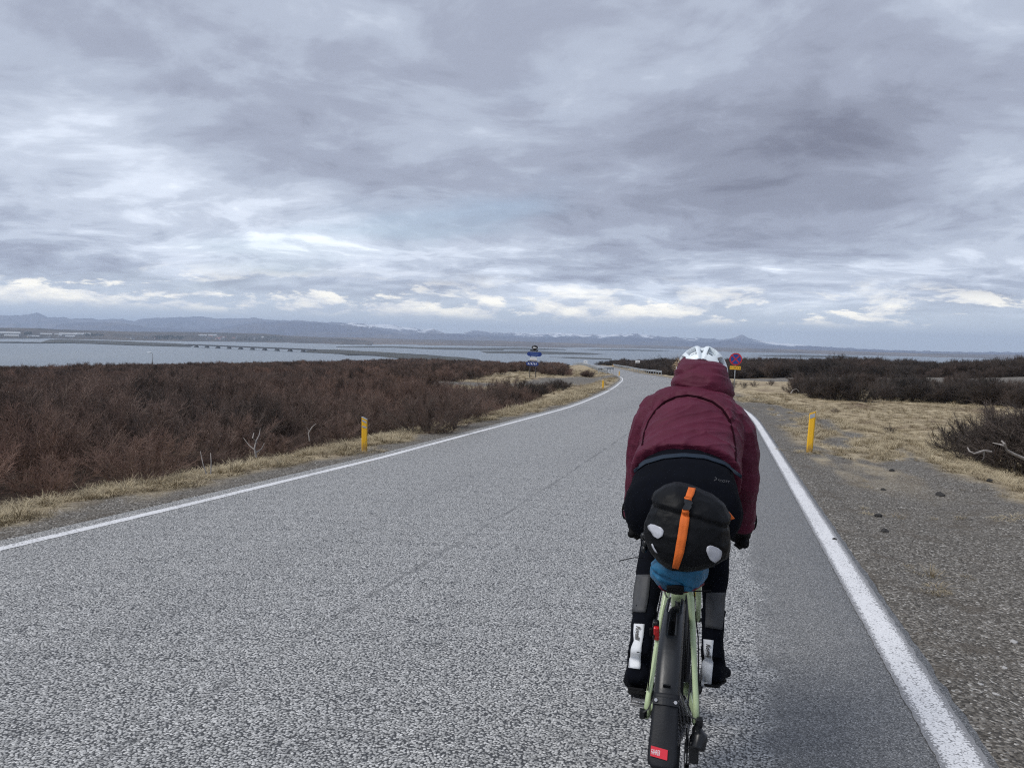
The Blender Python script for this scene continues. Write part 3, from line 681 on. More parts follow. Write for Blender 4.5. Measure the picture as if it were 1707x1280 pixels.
def sc_arrays(n, lo, hi, zlo, zhi, tilt=.08):
    rot = np.stack([rng.uniform(-tilt, tilt, n), rng.uniform(-tilt, tilt, n), rng.uniform(0, 6.28, n)], -1)
    s = rng.uniform(lo, hi, n); return rot, np.stack([s, s, s * rng.uniform(zlo, zhi, n)], -1)
def polar_pts(n, r0, r1, a0, a1, power=2):
    r_ = (rng.uniform(0, 1, n) * (r1 ** power - r0 ** power) + r0 ** power) ** (1 / power); a_ = np.radians(rng.uniform(a0, a1, n) - th0)
    return r_ * np.sin(a_), r_ * np.cos(a_)
xs, ys = [], []
for n, a, b_, pw in ((3600, 26, 75, 2), (6500, 72, 165, 2), (4500, 160, 345, 2)):
    x, y = polar_pts(n, a, b_, -39, 39, pw); g, h, c = zones(x, y); dl = LL(y) - x; dr = x - (LX(y) + ROADW)
    ok = (h > .5) & ((dl > 3.) | (dr > 5)); x, y = x[ok], y[ok]; xs.append(x); ys.append(y)
nA, nB = len(xs[0]), len(xs[0]) + len(xs[1]); x = np.concatenate(xs); y = np.concatenate(ys)
mass = fbm(x / 14, y / 14, 63, 3)
rot, scl = sc_arrays(len(x), .85, 1.25, .85, 1.15); scl *= (.42 + 1.0 * mass)[:, None]; scl[nA:nB] *= np.array([1.25, 1.25, 1.]); scl[nB:] *= np.array([2.0, 2.0, 1.05])
dl = LL(y) - x; dr = x - (LX(y) + ROADW); tall = (dr > 5)
lt = ~tall
scatter('heath_shrubs', np.stack([x, y, H(x, y) - .05], -1)[lt], rot[lt], scl[lt], rng.integers(0, 5, lt.sum()), SH)
scl[tall] *= np.array([.85, .85, .95]) * (.55 + 1.1 * fbm(x[tall] / 11, y[tall] / 11, 70, 3))[:, None]
scatter('willow_thickets', np.stack([x, y, H(x, y) - .08], -1)[tall], rot[tall], scl[tall], rng.integers(0, 4, tall.sum()), BB)
print('heath', len(x))

# ------------------------------------------------------------------ straw grass
def grass_mat():
    m, t, b = new_mat('dry_grass')
    r = nd(t, 'ShaderNodeObjectInfo').outputs['Random']; u = nd(t, 'ShaderNodeAttribute', attribute_name='tip').outputs['Fac']
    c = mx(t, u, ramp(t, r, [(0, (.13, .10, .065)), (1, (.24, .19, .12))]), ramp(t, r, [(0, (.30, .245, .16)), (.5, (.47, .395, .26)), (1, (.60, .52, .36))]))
    setc(t, b, 'Base Color', c); b.inputs['Roughness'].default_value = .8; b.inputs['Specular IOR Level'].default_value = .2
    return m
GRM = grass_mat()
def tuft(seed, n, h, spread, droop):
    r = random.Random(seed); V, F, tp = [], [], []
    for i in range(n):
        w = r.uniform(0, 6.28); p = np.array([math.cos(w), math.sin(w), 0]) * spread * r.random() ** .7 * .5
        w2 = w + r.gauss(0, .7); d = np.array([math.cos(w2), math.sin(w2), 0]); L = h * r.uniform(.5, 1.1); dr = droop * r.uniform(.4, 1.3)
        sd_ = np.array([-d[1], d[0], 0]) * r.uniform(.002, .0038); k = len(V)
        for j, u in enumerate((0, .4, .75, 1)):
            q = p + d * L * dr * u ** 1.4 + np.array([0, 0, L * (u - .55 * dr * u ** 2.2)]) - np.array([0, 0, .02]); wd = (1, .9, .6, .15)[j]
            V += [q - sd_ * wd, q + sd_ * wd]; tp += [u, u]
        F += [(k + 2 * j, k + 2 * j + 1, k + 2 * j + 3, k + 2 * j + 2) for j in range(3)]
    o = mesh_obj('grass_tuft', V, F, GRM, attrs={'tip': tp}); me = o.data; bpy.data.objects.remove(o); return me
TU = [tuft(1, 50, .19, .22, 1.0), tuft(2, 60, .14, .28, 1.3), tuft(3, 40, .27, .16, .6), tuft(4, 70, .09, .32, 1.5), tuft(5, 60, .17, .34, 1.4)]
X_, Y_ = [], []
def add_zone(n, ylo, yhi, d0, d1, side, keep):
    y = ylo + (yhi - ylo) * rng.uniform(0, 1, n) ** 1.5; d = rng.uniform(d0, d1, n)
    x = LL(y) - d if side < 0 else LX(y) + ROADW + d
    a = np.degrees(np.arctan2(x, y)) + th0; ok = (np.abs(a) < 37); x, y = x[ok], y[ok]; g, h, c = zones(x, y)
    dens = fbm(x / .9, y / .9, 91, 3); ok = keep(g, h, dens); X_.append(x[ok]); Y_.append(y[ok])
add_zone(5600, 2, 45, .5, 2.6, -1, lambda g, h, q: (g < .45) & (h < .6))
add_zone(1600, 2, 45, 2.2, 5.5, -1, lambda g, h, q: (q > .5))
add_zone(2400, 40, 105, .7, 16, -1, lambda g, h, q: (g < .4) & (h < .4))
add_zone(2600, 104, 190, .5, 14, -1, lambda g, h, q: (g < .4) & (h < .5) & (q > .42))
add_zone(7500, 2, 45, .5, 6, 1, lambda g, h, q: (g < .4))
add_zone(420, 5, 26, .45, 3.2, 1, lambda g, h, q: (q > .64))
add_zone(9000, 8, 70, 4, 26, 1, lambda g, h, q: (g < .4) & (h < .6))
for px, py in ((1349, 755), (607, 754), (1005, 650)):      # grass gathers round the marker posts
    p = at(px, py); k = 26; X_.append(p[0] + rng.normal(0, .22, k)); Y_.append(p[1] + rng.normal(0, .22, k))
x = np.concatenate(X_); y = np.concatenate(Y_); D = np.hypot(x, y)
rot, scl = sc_arrays(len(x), .5, 1.05, .6, 1.0, .25); scl *= (1 + np.clip(D - 14, 0, 60) * .018)[:, None]; _g = zones(x, y)[0]; scl[_g > .4] *= .6
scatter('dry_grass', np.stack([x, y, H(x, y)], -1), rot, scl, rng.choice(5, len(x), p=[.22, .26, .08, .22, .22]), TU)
print('tufts', len(x))

# ------------------------------------------------------------------ gravel on the shoulders, stones
STM = simple('basalt_stone', (.145, .131, .114), .85, .3, .45, 9., .4, 60)
STP = simple('pale_stone', (.38, .37, .36), .8, .3, .2, 9., .3, 60)
STD = simple('dark_stone', (.035, .033, .032), .85, .3, .3, 9., .4, 60)
def stone_mesh(seed, mat, name='stone'):
    bm = bmesh.new(); bmesh.ops.create_icosphere(bm, subdivisions=2 if mat is STD else 1, radius=.5); r = random.Random(seed)
    o_ = Vector((r.uniform(0, 50), r.uniform(0, 50), 0))
    for v in bm.verts: v.co *= .75 + .5 * mnoise.noise(v.co * 1.6 + o_); v.co.z *= .62
    me = bpy.data.meshes.new(name); bm.to_mesh(me); bm.free(); me.materials.append(mat); return me
ST = [stone_mesh(i, STM) for i in range(5)] + [stone_mesh(9 + i, STP) for i in range(2)]
xs, ys = [], []
for n, y0, y1, pw, d0, d1, sd_ in ((16000, 2.0, 30, 2.0, .14, 2.9, 1), (3500, 2.5, 18, 1.4, .26, 1.3, -1)):
    y = y0 + (y1 - y0) * rng.uniform(0, 1, n) ** pw; d = d0 + (d1 - d0) * rng.uniform(0, 1, n); x = LX(y) + ROADW + d if sd_ > 0 else LL(y) - d
    g, h, c = zones(x, y); ok = (g > .4) & (np.abs(np.degrees(np.arctan2(x, y)) + th0) < 37); xs.append(x[ok]); ys.append(y[ok])
x = np.concatenate(xs); y = np.concatenate(ys)
s = .008 + .036 * rng.uniform(0, 1, len(x)) ** 3.5; rot = rng.uniform(0, 6.28, (len(x), 3)) * np.array([.15, .15, 1])
scatter('gravel', np.stack([x, y, H(x, y) - .012], -1), rot, np.stack([s * rng.uniform(.8, 1.5, len(x)), s, s], -1), rng.choice(7, len(x), p=[.185, .185, .185, .185, .18, .04, .04]), ST)
BIG = [stone_mesh(40 + i, STD) for i in range(4)]; PAL = [stone_mesh(60 + i, STP) for i in range(3)]
for px, py, wpx, lab in [(1568, 826, 15, 'square dark stone lying alone on the gravel shoulder below the grass'), (1463, 861, 15, 'dark flat stone in the middle of the gravel shoulder'), (1475, 886, 14, 'low dark stone just under another dark stone on the gravel'), (1473, 817, 9, 'small dark stone farther up the gravel shoulder'), (1650, 803, 13, 'dark stone half sunk in the straw grass of the bank'), (1487, 785, 10, 'small dark stone below the yellow marker post'), (1391, 899, 8, 'small dark stone touching the white edge line')]:
    p = at(px, py); D = np.linalg.norm(p - CAMP); w = wpx * D / FPX
    o = bpy.data.objects.new('stone', random.choice(BIG)); COL.objects.link(o); o.location = p - np.array([0, 0, -.1 * w]); o.scale = (w * 1.05, w, w * 1.0); o.rotation_euler = (0, 0, random.uniform(0, 6)); tag(o, lab, 'stone')
for px, py, wpx in [(1298, 692, 9), (1690, 1070, 18), (1675, 1113, 13), (1635, 1140, 13), (1660, 1157, 14), (1563, 1250, 8), (1495, 768, 8), (570, 792, 10)]:
    p = at(px, py); D = np.linalg.norm(p - CAMP); w = wpx * D / FPX
    o = bpy.data.objects.new('stone', random.choice(PAL)); COL.objects.link(o); o.location = p; o.scale = (w, w * .8, w * .6); o.rotation_euler = (0, 0, random.uniform(0, 6)); tag(o, 'pale stone lying loose on the gravel shoulder', 'stone', 'pale stones on the road shoulder')

# dead silvery branches
DEAD = simple('dead_silver_wood', (.27, .245, .225), .8, .3, .3, 14., .5, 60)
def dead(pts_px, D, wpx, label, subs=()):
    def w(px, py, dd=0):
        d = ray(px, py); d = d / math.hypot(d[0], d[1]); return CAMP + d * (D + dd)
    k = D / FPX; m_ = MB(); P_ = [w(*p) for p in pts_px]; n = len(P_)
    m_.tube(P_, [wpx * k * .5 * (1 - .55 * i / (n - 1)) for i in range(n)], 7)
    for s_ in subs: Q = [w(*p) for p in s_]; m_.tube(Q, [wpx * k * .32 * (1 - .6 * i / (len(Q) - 1)) for i in range(len(Q))], 6)
    return smooth_angle(tag(m_.build('dead_branch', DEAD, origin=P_[0]), label, 'branch'), 60)
DR_ = 9.6
dead([(1715, 768, .3), (1690, 757, .1), (1678, 750, 0), (1675, 740, -.1), (1670, 735, .05)], 10.5, 5, 'thick silver dead branch with a raised tip in the bare bush', [[(1675, 743, 0), (1668, 741, .1), (1655, 738, .2)]])
dead([(1652, 753, .2), (1640, 751, 0), (1624, 756, -.1), (1616, 752, 0), (1613, 746, .1)], 10.2, 3.6, 'curled silver dead branch low in the bare bush', [[(1640, 752, 0), (1640, 763, 0), (1637, 768, .1)]])
dead([(427, 762, 0), (424, 748, 0), (427, 735, .1), (421, 730, 0), (423, 722, .1)], 10.8, 3.2, 'pale forked dead stem standing at the heath edge', [[(426, 737, 0), (432, 725, .1), (434, 714, .2)], [(427, 752, 0), (415, 742, .1), (406, 730, .2)], [(426, 755, 0), (436, 748, .1), (441, 738, .1)]])
dead([(351, 790, 0), (352, 770, 0), (351, 755, .1)], 8.4, 2.2, 'thin upright pale dead stem beside the verge grass')
dead([(344, 790, 0), (338, 772, 0), (334, 752, .1)], 8.5, 2.0, 'thin leaning pale dead stem beside the verge grass')
dead([(516, 735, 0), (514, 722, 0), (520, 712, .1), (527, 706, .1)], 12.5, 2.2, 'small pale crooked dead stem left of the marker post', [[(516, 720, 0), (511, 712, 0)]])
dead([(1318, 656, 0), (1322, 650, .2), (1328, 648, .3), (1332, 653, .3)], 48, 1.6, 'bent pale dead branch at the left end of the thicket')
# ------------------------------------------------------------------ street furniture
def face_cam(p): return -math.atan2(p[0], p[1])
def rotz(a): return np.array([[math.cos(a), -math.sin(a), 0], [math.sin(a), math.cos(a), 0], [0, 0, 1.]])
def post_yellow():
    m, t, b = new_mat('marker_yellow'); co = nd(t, 'ShaderNodeTexCoord').outputs['Object']; z = nd(t, 'ShaderNodeSeparateXYZ', {0: co}).outputs[2]
    n = noi(t, mapv(t, co, sc=(1, 1, .25)), 26., 5., .7); c = ramp(t, n, [(.3, (.78, .42, .012)), (.7, (.86, .49, .016))])
    g = ma(t, 'MULTIPLY', sstep(t, ma(t, 'ADD', n, ma(t, 'MULTIPLY', sstep(t, z, .30, .0), .35)), .56, .80), .75)   # mud splashed up from the road
    setc(t, b, 'Base Color', mx(t, g, c, (.20, .13, .06))); b.inputs['Roughness'].default_value = .55; return m
YEL = post_yellow()
REF = simple('grey_reflector', (.36, .38, .40), .3, .6, .1, 30.)
STEEL = simple('galvanised_steel', (.40, .42, .43), .5, .5, .15, 5., 0, 60, .6)
WHT = simple('white_sign_paint', (.75, .76, .77), .5, .4, .05)
BLU = simple('blue_sign_face', (.012, .045, .24), .45, .5, .06)
RED = simple('red_sign_face', (.45, .02, .035), .45, .5, .06)
BLK = simple('black_paint', (.012, .012, .013), .5, .4, .1)
YSG = simple('yellow_sign_face', (.72, .40, .02), .45, .5, .05)
POSTG = 'yellow roadside marker posts'
def marker(px, py, h, w, label, slant, refl, lean=0.):
    p = at(px, py); a = face_cam(p) * .6
    e = empty('marker_post', p - np.array([0, 0, .03]), label, 'marker post', POSTG, (0, lean, a))
    z0 = h - slant * w if slant > 0 else h; z1 = h if slant > 0 else h + slant * w
    # a shallow three-sided trough: a face with two swept-back edges
    lo = [(-w / 2, .02), (-w * .32, 0), (w * .32, 0), (w / 2, .02), (w * .3, .05), (-w * .3, .05)]
    def zt(x): return z0 + (z1 - z0) * (x / w + .5)
    m_ = MB(); m_.loft([[(x, y, 0) for x, y in lo], [(x, y, zt(x)) for x, y in lo]]); m_.build('post', YEL, e, bevel=.003)
    for k, (zz, hh, ww) in enumerate(refl):
        MB().loft([[(x, -.004, zz + (zt(x) - z0) * (1 if k == 0 else .5)) for x in (-ww / 2, ww / 2)] + [(x, .004, zz + (zt(x) - z0) * (1 if k == 0 else .5)) for x in (ww / 2, -ww / 2)],
                   [(x, -.004, zz + hh + (zt(x) - z0) * (1 if k == 0 else .5)) for x in (-ww / 2, ww / 2)] + [(x, .004, zz + hh + (zt(x) - z0) * (1 if k == 0 else .5)) for x in (ww / 2, -ww / 2)]]).build('reflector', REF, e)
    if slant > 0 or len(refl) > 1:
        m_ = MB(); m_.loft([[(x * 1.04, y - .003, zt(x) - .004) for x, y in lo], [(x * 1.04, y - .003, zt(x) + .007) for x, y in lo]]); m_.build('post_cap', YEL if slant > 0 else REF, e)
    return e
marker(1349, 754, .80, .115, 'yellow marker post with slanted top and grey reflector on the gravel shoulder', .45, [(.655, .075, .088)], R(2.2))
marker(607, 753, .60, .095, 'yellow marker post with two small reflectors in the verge beside the dark heath', -.5, [(.535, .032, .07), (.435, .028, .07)], R(-.5))
marker(1005, 649, .64, .10, 'yellow marker post in the straw grass on the inside of the bend', .3, [(.54, .05, .08)])
marker(1032, 627, .70, .12, 'small pale yellow marker post just before the side track', .3, [(.60, .05, .08)])
marker(1022, 611, .75, .2, 'tiny yellow marker post on the outside of the far bend', .3, [(.60, .05, .12)])
marker(993, 608, .8, .2, 'tiny yellow marker post standing behind the left guardrail', .3, [(.60, .05, .12)])

def text(name, body, size, mat, parent, loc, rot=(R(90), 0, 0), shear=0., depth=.002, align='CENTER', sx=1., bold=0.):
    c = bpy.data.curves.new(name, 'FONT'); c.body = body; c.size = size; c.align_x = align; c.align_y = 'CENTER'; c.extrude = depth; c.shear = shear; c.offset = bold; c.offset = bold
    o = bpy.data.objects.new(name, c); COL.objects.link(o)
    dg = bpy.context.evaluated_depsgraph_get(); me = bpy.data.meshes.new_from_object(o.evaluated_get(dg)); bpy.data.objects.remove(o)
    me.materials.clear(); me.materials.append(mat)
    o = bpy.data.objects.new(name, me); COL.objects.link(o); o.parent = parent; o.location = loc; o.rotation_euler = rot; o.scale = (sx, 1, 1); return o
def stadium(w, h, n=8):
    r = h / 2; c = w / 2 - r
    return [(c + r * math.sin(a), -r * math.cos(a)) for a in np.linspace(0, math.pi, n)] + [(-c - r * math.sin(a), r * math.cos(a)) for a in np.linspace(0, math.pi, n)]
def disc(r, n=32): return [(r * math.cos(a), r * math.sin(a)) for a in np.linspace(0, 2 * math.pi, n + 1)[:-1]]
def rect(w, h): return [(-w / 2, -h / 2), (w / 2, -h / 2), (w / 2, h / 2), (-w / 2, h / 2)]

# stopping-prohibited sign behind the rider's hood
p = at(1223, 656); a = face_cam(p); k = 49.5 / FPX
e = empty('road_sign', p - np.array([0, 0, .05]), 'round blue and red no stopping sign with a yellow plate beneath it', 'road sign', None, (0, R(1.), a))
MB().tube([(0, 0, 0), (0, 0, 2.5)], .032, 10).build('pole', STEEL, e, smooth=True)
zc = 2.12
for dd_, poly, mat, n_, z_ in [(-.04, disc(.37), RED, 'sign_rim', zc), (-.052, disc(.292), BLU, 'sign_face', zc)]:
    MB().prism(poly, dd_, dd_ + .012, c=(0, 0, z_)).build(n_, mat, e)
for s_ in (1, -1):
    c_, s2 = math.cos(R(45)), math.sin(R(45)) * s_
    M_ = np.array([[c_, 0, -s2], [0, 1, 0], [s2, 0, c_]])
    MB().prism(rect(.585, .062), -.060 - .003 * s_, -.052, M=M_, c=(0, 0, zc)).build('cross_bar', RED, e)
MB().prism(rect(.66, .24), -.045, -.033, c=(0, 0, 1.60)).build('plate', BLK, e)
MB().prism(rect(.63, .21), -.052, -.045, c=(0, 0, 1.60)).build('plate_face', YSG, e)
text('lettering', '0 - 150 m', .115, BLK, e, (-.05, -.056, 1.60)); MB().prism([(0, -.04), (.055, 0), (0, .04)], -.06, -.052, c=(.235, 0, 1.60)).build('arrow', BLK, e)

# place-name sign frame by the side track
p = at(889, 629.5); p = np.array([p[0], p[1], float(H(p[0], p[1]))]); a = face_cam(p); D = np.linalg.norm(p - CAMP); k = D / FPX
e = empty('place_sign', p - np.array([0, 0, .1]), 'twin pole sign frame with blue plates and a round black top by the side track', 'sign', None, (0, R(1.2), a))
def pz(y): return (629.5 - y) * k + .1
for x in (-.42, .22):
    MB().tube([(x, 0, 0), (x - .02, 0, pz(586))], .045, 8).build('pole', simple('dark_sign_pole', (.13, .13, .14), .5, .4, .1) if x < 0 else bpy.data.materials['dark_sign_pole'], e, smooth=True)
MB().prism(stadium(24.5 * k, 7 * k), -.09, -.05, c=(0, 0, pz(590.3))).build('blue_plate', BLU, e)
tx = simple('faded_letters', (.10, .16, .34), .5, .3, .1)
MB().prism(rect(.8 * k * 18, .07), -.097, -.09, c=(-.03, 0, pz(589.2))).prism(rect(.8 * k * 14, .07), -.097, -.09, c=(.02, 0, pz(591.2))).build('plate_lettering', tx, e)
MB().prism(rect(13 * k, 2.2 * k), -.06, -.04, c=(-.05, 0, pz(584.2))).build('cross_piece', BLK, e)
ov = MB(); rg = []
for u in np.linspace(-1, 1, 9): 
    f = math.sqrt(max(.02, 1 - u * u)); rg.append([(5.3 * k * f * math.cos(q), .14 * f * math.sin(q), pz(579.3) + 3.8 * k * u) for q in np.linspace(0, 2 * math.pi, 17)[:-1]])
ov.loft(rg); ov.build('round_top', BLK, e, smooth=True)
MB().prism([(-3.4 * k, -.9 * k), (-1 * k, -1.2 * k), (3.6 * k, -.5 * k), (2.8 * k, .3 * k), (-.5 * k, 1.1 * k), (-3 * k, .6 * k)], -.165, -.12, c=(0, 0, pz(579.6))).build('top_emblem', WHT, e)
PNK = simple('pale_plate', (.62, .55, .50), .5, .3, .08)
MB().prism(rect(11.5 * k, 5.6 * k), -.085, -.055, c=(-.1, 0, pz(598.5))).build('pale_plate', [WHT, PNK][0], e); MB().prism(rect(11.5 * k, 1.6 * k), -.093, -.086, c=(-.1, 0, pz(600.3))).build('plate_stripe', PNK, e)
MB().prism(rect(15 * k, 1.1 * k), -.07, -.04, c=(-.18, 0, pz(602.2))).build('cross_piece', BLK, e)
MB().prism(stadium(20.5 * k, 6.2 * k), -.09, -.05, c=(-.19, 0, pz(606.6))).build('blue_plate', BLU, e)
lm = MB(); LR = random.Random(4)
for i in range(6):
    xx = -.19 + (-6.6 + i * 2.65) * k; lm.prism([(-1 * k, -1.5 * k), (-.2 * k, -1.6 * k), (1.0 * k, 1.4 * k), (.1 * k, 1.6 * k)] if i % 2 else [(-.9 * k, -1.4 * k), (.9 * k, -1.2 * k), (.7 * k, 1.5 * k), (-.7 * k, 1.3 * k)], -.098, -.09, c=(xx, 0, pz(606.6)))
lm.build('plate_lettering', WHT, e)

# guardrails
def railing(name, pts, label, post_gap=4., h=.62):
    pts = [np.asarray(q, float) for q in pts]; seg = np.cumsum([0] + [np.linalg.norm(b_ - a_) for a_, b_ in zip(pts, pts[1:])])
    e = empty(name, pts[0], label, 'guardrail'); o = pts[0]
    def pt(s_):
        return np.array([np.interp(s_, seg, [q[i] for q in pts]) for i in range(3)])
    n = max(2, int(seg[-1] / 2)); ss = np.linspace(0, seg[-1], n); m_ = MB(); rg = []
    for s_ in ss:
        q = pt(s_); d = pt(min(s_ + .5, seg[-1])) - pt(max(s_ - .5, 0)); d /= np.linalg.norm(d); nrm = np.array([-d[1], d[0], 0]); prof = [(.0, .16), (.05, .10), (0, .03), (0, -.03), (.05, -.10), (0, -.16), (-.03, -.16), (-.03, .16)]
        rg.append([q + nrm * a_ + np.array([0, 0, h + b_]) for a_, b_ in prof])
    m_.loft(rg).build('rail_beam', STEEL, e, origin=o)
    pm = None
    for s_ in np.arange(.4, seg[-1], post_gap):
        q = pt(s_) - o
        if pm is None: pm = MB().box((0, 0, h / 2 - .1), (.12, .12, h + .3)).build('rail_post', STEEL, e, loc=q)
        else:
            c = pm.copy(); COL.objects.link(c); c.location = q
def rd(y, off): 
    x = float(LX(y)) + off; return np.array([x, y, float(H(x, y))])
railing('guardrail', [rd(y, -1.0) for y in np.arange(118, 320, 6)], 'grey steel guardrail following the inside of the far bend')
q0 = at(1023, 620.5); q1 = at(997, 622.); railing('guardrail', [q0, q0 * .6 + q1 * .4 + np.array([0, .4, 0]), q1], 'short steel guardrail turning off along the side track', 1.8, .75)
railing('guardrail', [rd(y, ROADW + 1.6) for y in np.arange(120, 240, 6)], 'long steel guardrail on the outside of the bend left of the helmet')
def panel(px, py, D, w, h, label):
    d = ray(px, py); d = d / math.hypot(d[0], d[1]); q = CAMP + d * D; g = float(H(q[0], q[1])); e = empty('sign_panel', (q[0], q[1], g), label, 'sign', None, (0, 0, face_cam(q)))
    zc = max(q[2] - g, h * .7)
    MB().prism(rect(w, h), -.03, .03, c=(0, 0, zc)).build('panel', WHT, e)
    for s_ in (-1, 1): MB().tube([(s_ * w * .35, .06, -.1), (s_ * w * .35, .06, zc + h * .4)], .05, 6).build('post', STEEL, e)
    MB().prism(rect(w * .4, h * .14), -.036, -.03, c=(0, 0, zc + h * .12)).build('panel_marking', STEEL, e)
panel(1063, 604, 215, 1.25, 1.1, 'small white square sign standing beyond the right guardrail')
panel(976, 605, 262, 1.3, 1.35, 'grey white sign panel at the far end of the left guardrail')

# lamp post in the heath
d = ray(254, 588.5); d = d / math.hypot(d[0], d[1]); q = CAMP + d * 235; g = float(H(q[0], q[1])); hh = q[2] - g
e = empty('street_lamp', (q[0], q[1], g), 'lone street lamp with a pale head in front of the water', 'street lamp', None, (0, 0, face_cam(q)))
MB().tube([(0, 0, 0), (0, 0, hh)], [.14, .09], 8).build('pole', STEEL, e, smooth=True)
MB().tube([(0, 0, hh - .05), (-.5, 0, hh + .1), (-.9, 0, hh + .12)], .05, 6).build('arm', STEEL, e, smooth=True)
MB().loft([[(x, y, hh + .12 + z) for x, y, z in ((-.3, -.18, 0), (-.3, .18, 0), (-.3, .12, .16), (-.3, -.12, .16))], [(x, y, hh + .12 + z) for x, y, z in ((-1.25, -.22, 0), (-1.25, .22, 0), (-1.25, .1, .12), (-1.25, -.1, .12))]]).build('lamp_head', WHT, e)

# truck on the causeway
p = sea_pt(565, 584.4); k = np.linalg.norm(p) / FPX
e = empty('truck', (p[0], p[1], SEA + 2.4), 'tiny white truck driving on the causeway right of the bridge', 'truck', None, (0, 0, bang))
MB().box((.8, 0, 2.2), (6.5, 2.5, 3.2)).build('cargo_box', WHT, e, bevel=.1)
MB().prism([(-4.9, .7), (-2.7, .7), (-2.7, 3.0), (-4.2, 3.0), (-4.9, 1.9)], -1.2, 1.2).build('cab', WHT, e)
MB().prism([(-4.75, 1.9), (-4.2, 2.8), (-3.4, 2.8), (-3.4, 1.9)], -1.24, 1.24).build('window', winm, e)
for x in (-3.7, 1.2, 2.8):
    MB().tube([(x, -1.2, .5), (x, 1.2, .5)], .5, 12, up=(1, 0, 0)).build('wheel', BLK, e)
# ------------------------------------------------------------------ the rider's frame: x right, y ahead of the rear axle, z above the road
TILT = -math.atan(.0296)
MR = Matrix.Translation((-.12, 2.5, float(PZ(2.5)))) @ Matrix.Rotation(TILT, 4, 'X'); MRI = MR.inverted()
CL = np.array(MRI @ Vector(CAMP)); ROTI = np.array(MRI.to_3x3())
def rl(px, py): return ROTI @ ray(px, py)
def P(px, py, y):
    d = rl(px, py); return CL + d * ((y - CL[1]) / d[1])
def root(name, pt, label, cat):
    e = empty(name, MR @ Vector(pt), label, cat, None, (TILT, 0, 0)); e['pt'] = [float(v) for v in pt]; return e
def lb(mb, name, mat, parent, pt, smooth=False, bevel=0, ang=None):
    mb.v = [tuple(np.array(v) - pt) for v in mb.v]; o = mb.build(name, mat, parent, smooth, bevel=bevel)
    return smooth_angle(o, ang) if ang else o
def remesh(mb, vox, it=4, disp=None, fac=.5):
    me = bpy.data.meshes.new('tmp'); me.from_pydata(mb.v, [], mb.f); bm = bmesh.new(); bm.from_mesh(me); bmesh.ops.recalc_face_normals(bm, faces=bm.faces); bm.to_mesh(me); bm.free()
    o = bpy.data.objects.new('tmp', me); COL.objects.link(o)
    r_ = o.modifiers.new('r', 'REMESH'); r_.mode = 'VOXEL'; r_.voxel_size = vox
    s_ = o.modifiers.new('s', 'SMOOTH'); s_.iterations = it; s_.factor = fac
    dg = bpy.context.evaluated_depsgraph_get(); out = bpy.data.meshes.new_from_object(o.evaluated_get(dg)); bpy.data.objects.remove(o)
    if disp:
        nr = [v.normal.copy() for v in out.vertices]
        for v, n in zip(out.vertices, nr): v.co = v.co + n * disp(v.co, n)
    return out
def me_obj(name, me, mat, parent, pt):
    me.name = name; me.transform(Matrix.Translation(-Vector(pt)))
    me.materials.clear(); [me.materials.append(m) for m in (mat if isinstance(mat, list) else [mat])]
    me.polygons.foreach_set('use_smooth', [True] * len(me.polygons)); me.update()
    o = bpy.data.objects.new(name, me); COL.objects.link(o); o.parent = parent; return o
def bv(*objs):
    V, F = [], []
    for o in objs:
        p = Vector(o.parent['pt']); k = len(V); V += [v.co + p for v in o.data.vertices]; F += [tuple(i + k for i in f.vertices) for f in o.data.polygons]
    return BVHTree.FromPolygons(V, F)
def hitn(tree, px, py):
    d = Vector(rl(px, py)).normalized(); h, n, i, s = tree.ray_cast(Vector(CL), d)
    return (n if n.dot(d) < 0 else -n) if h is not None else -d
def hit(tree, px, py, off=.002, fb=None):
    d = Vector(rl(px, py)).normalized(); h, n, i, s = tree.ray_cast(Vector(CL), d)
    if h is None: return None
    if n.dot(d) > 0: n = -n
    return np.array(h + n * off)
def patch(tree, left, right, rows=14, cols=6, off=.003, th=.003):
    ly = np.array(left, float); ry = np.array(right, float); V = []
    def samp(a, u):
        t_ = np.linspace(0, 1, len(a)); return np.array([np.interp(u, t_, a[:, 0]), np.interp(u, t_, a[:, 1])])
    for i in range(rows):
        u = i / (rows - 1); a, b_ = samp(ly, u), samp(ry, u)
        for j in range(cols):
            q = a + (b_ - a) * j / (cols - 1); V.append(hit(tree, q[0], q[1], off))
    good = [v for v in V if v is not None]
    if not good: return None
    my = float(np.median([v[1] for v in good]))
    for k in range(len(V)):
        if V[k] is None or abs(V[k][1] - my) > .12:
            i, j = divmod(k, cols); u = i / (rows - 1); q = samp(ly, u) + (samp(ry, u) - samp(ly, u)) * j / (cols - 1)
            near_ = [V[i * cols + jj] for jj in range(cols) if V[i * cols + jj] is not None and abs(V[i * cols + jj][1] - my) < .12]
            V[k] = P(q[0], q[1], near_[0][1] if near_ else my)
    V = np.array(V).reshape(rows, cols, 3)
    mb = MB(); F = [tuple(int(x) for x in f) for f in grid_faces(rows, cols)]; mb.add(V.reshape(-1, 3), F)
    return mb
def solid(o, th, off=0.): m_ = o.modifiers.new('thickness', 'SOLIDIFY'); m_.thickness = th; m_.offset = off; return o
def fold(co, sx_, sy, sz, seed=0.):
    return mnoise.noise(Vector((co[0] * sx_ + seed, co[1] * sy, co[2] * sz)))

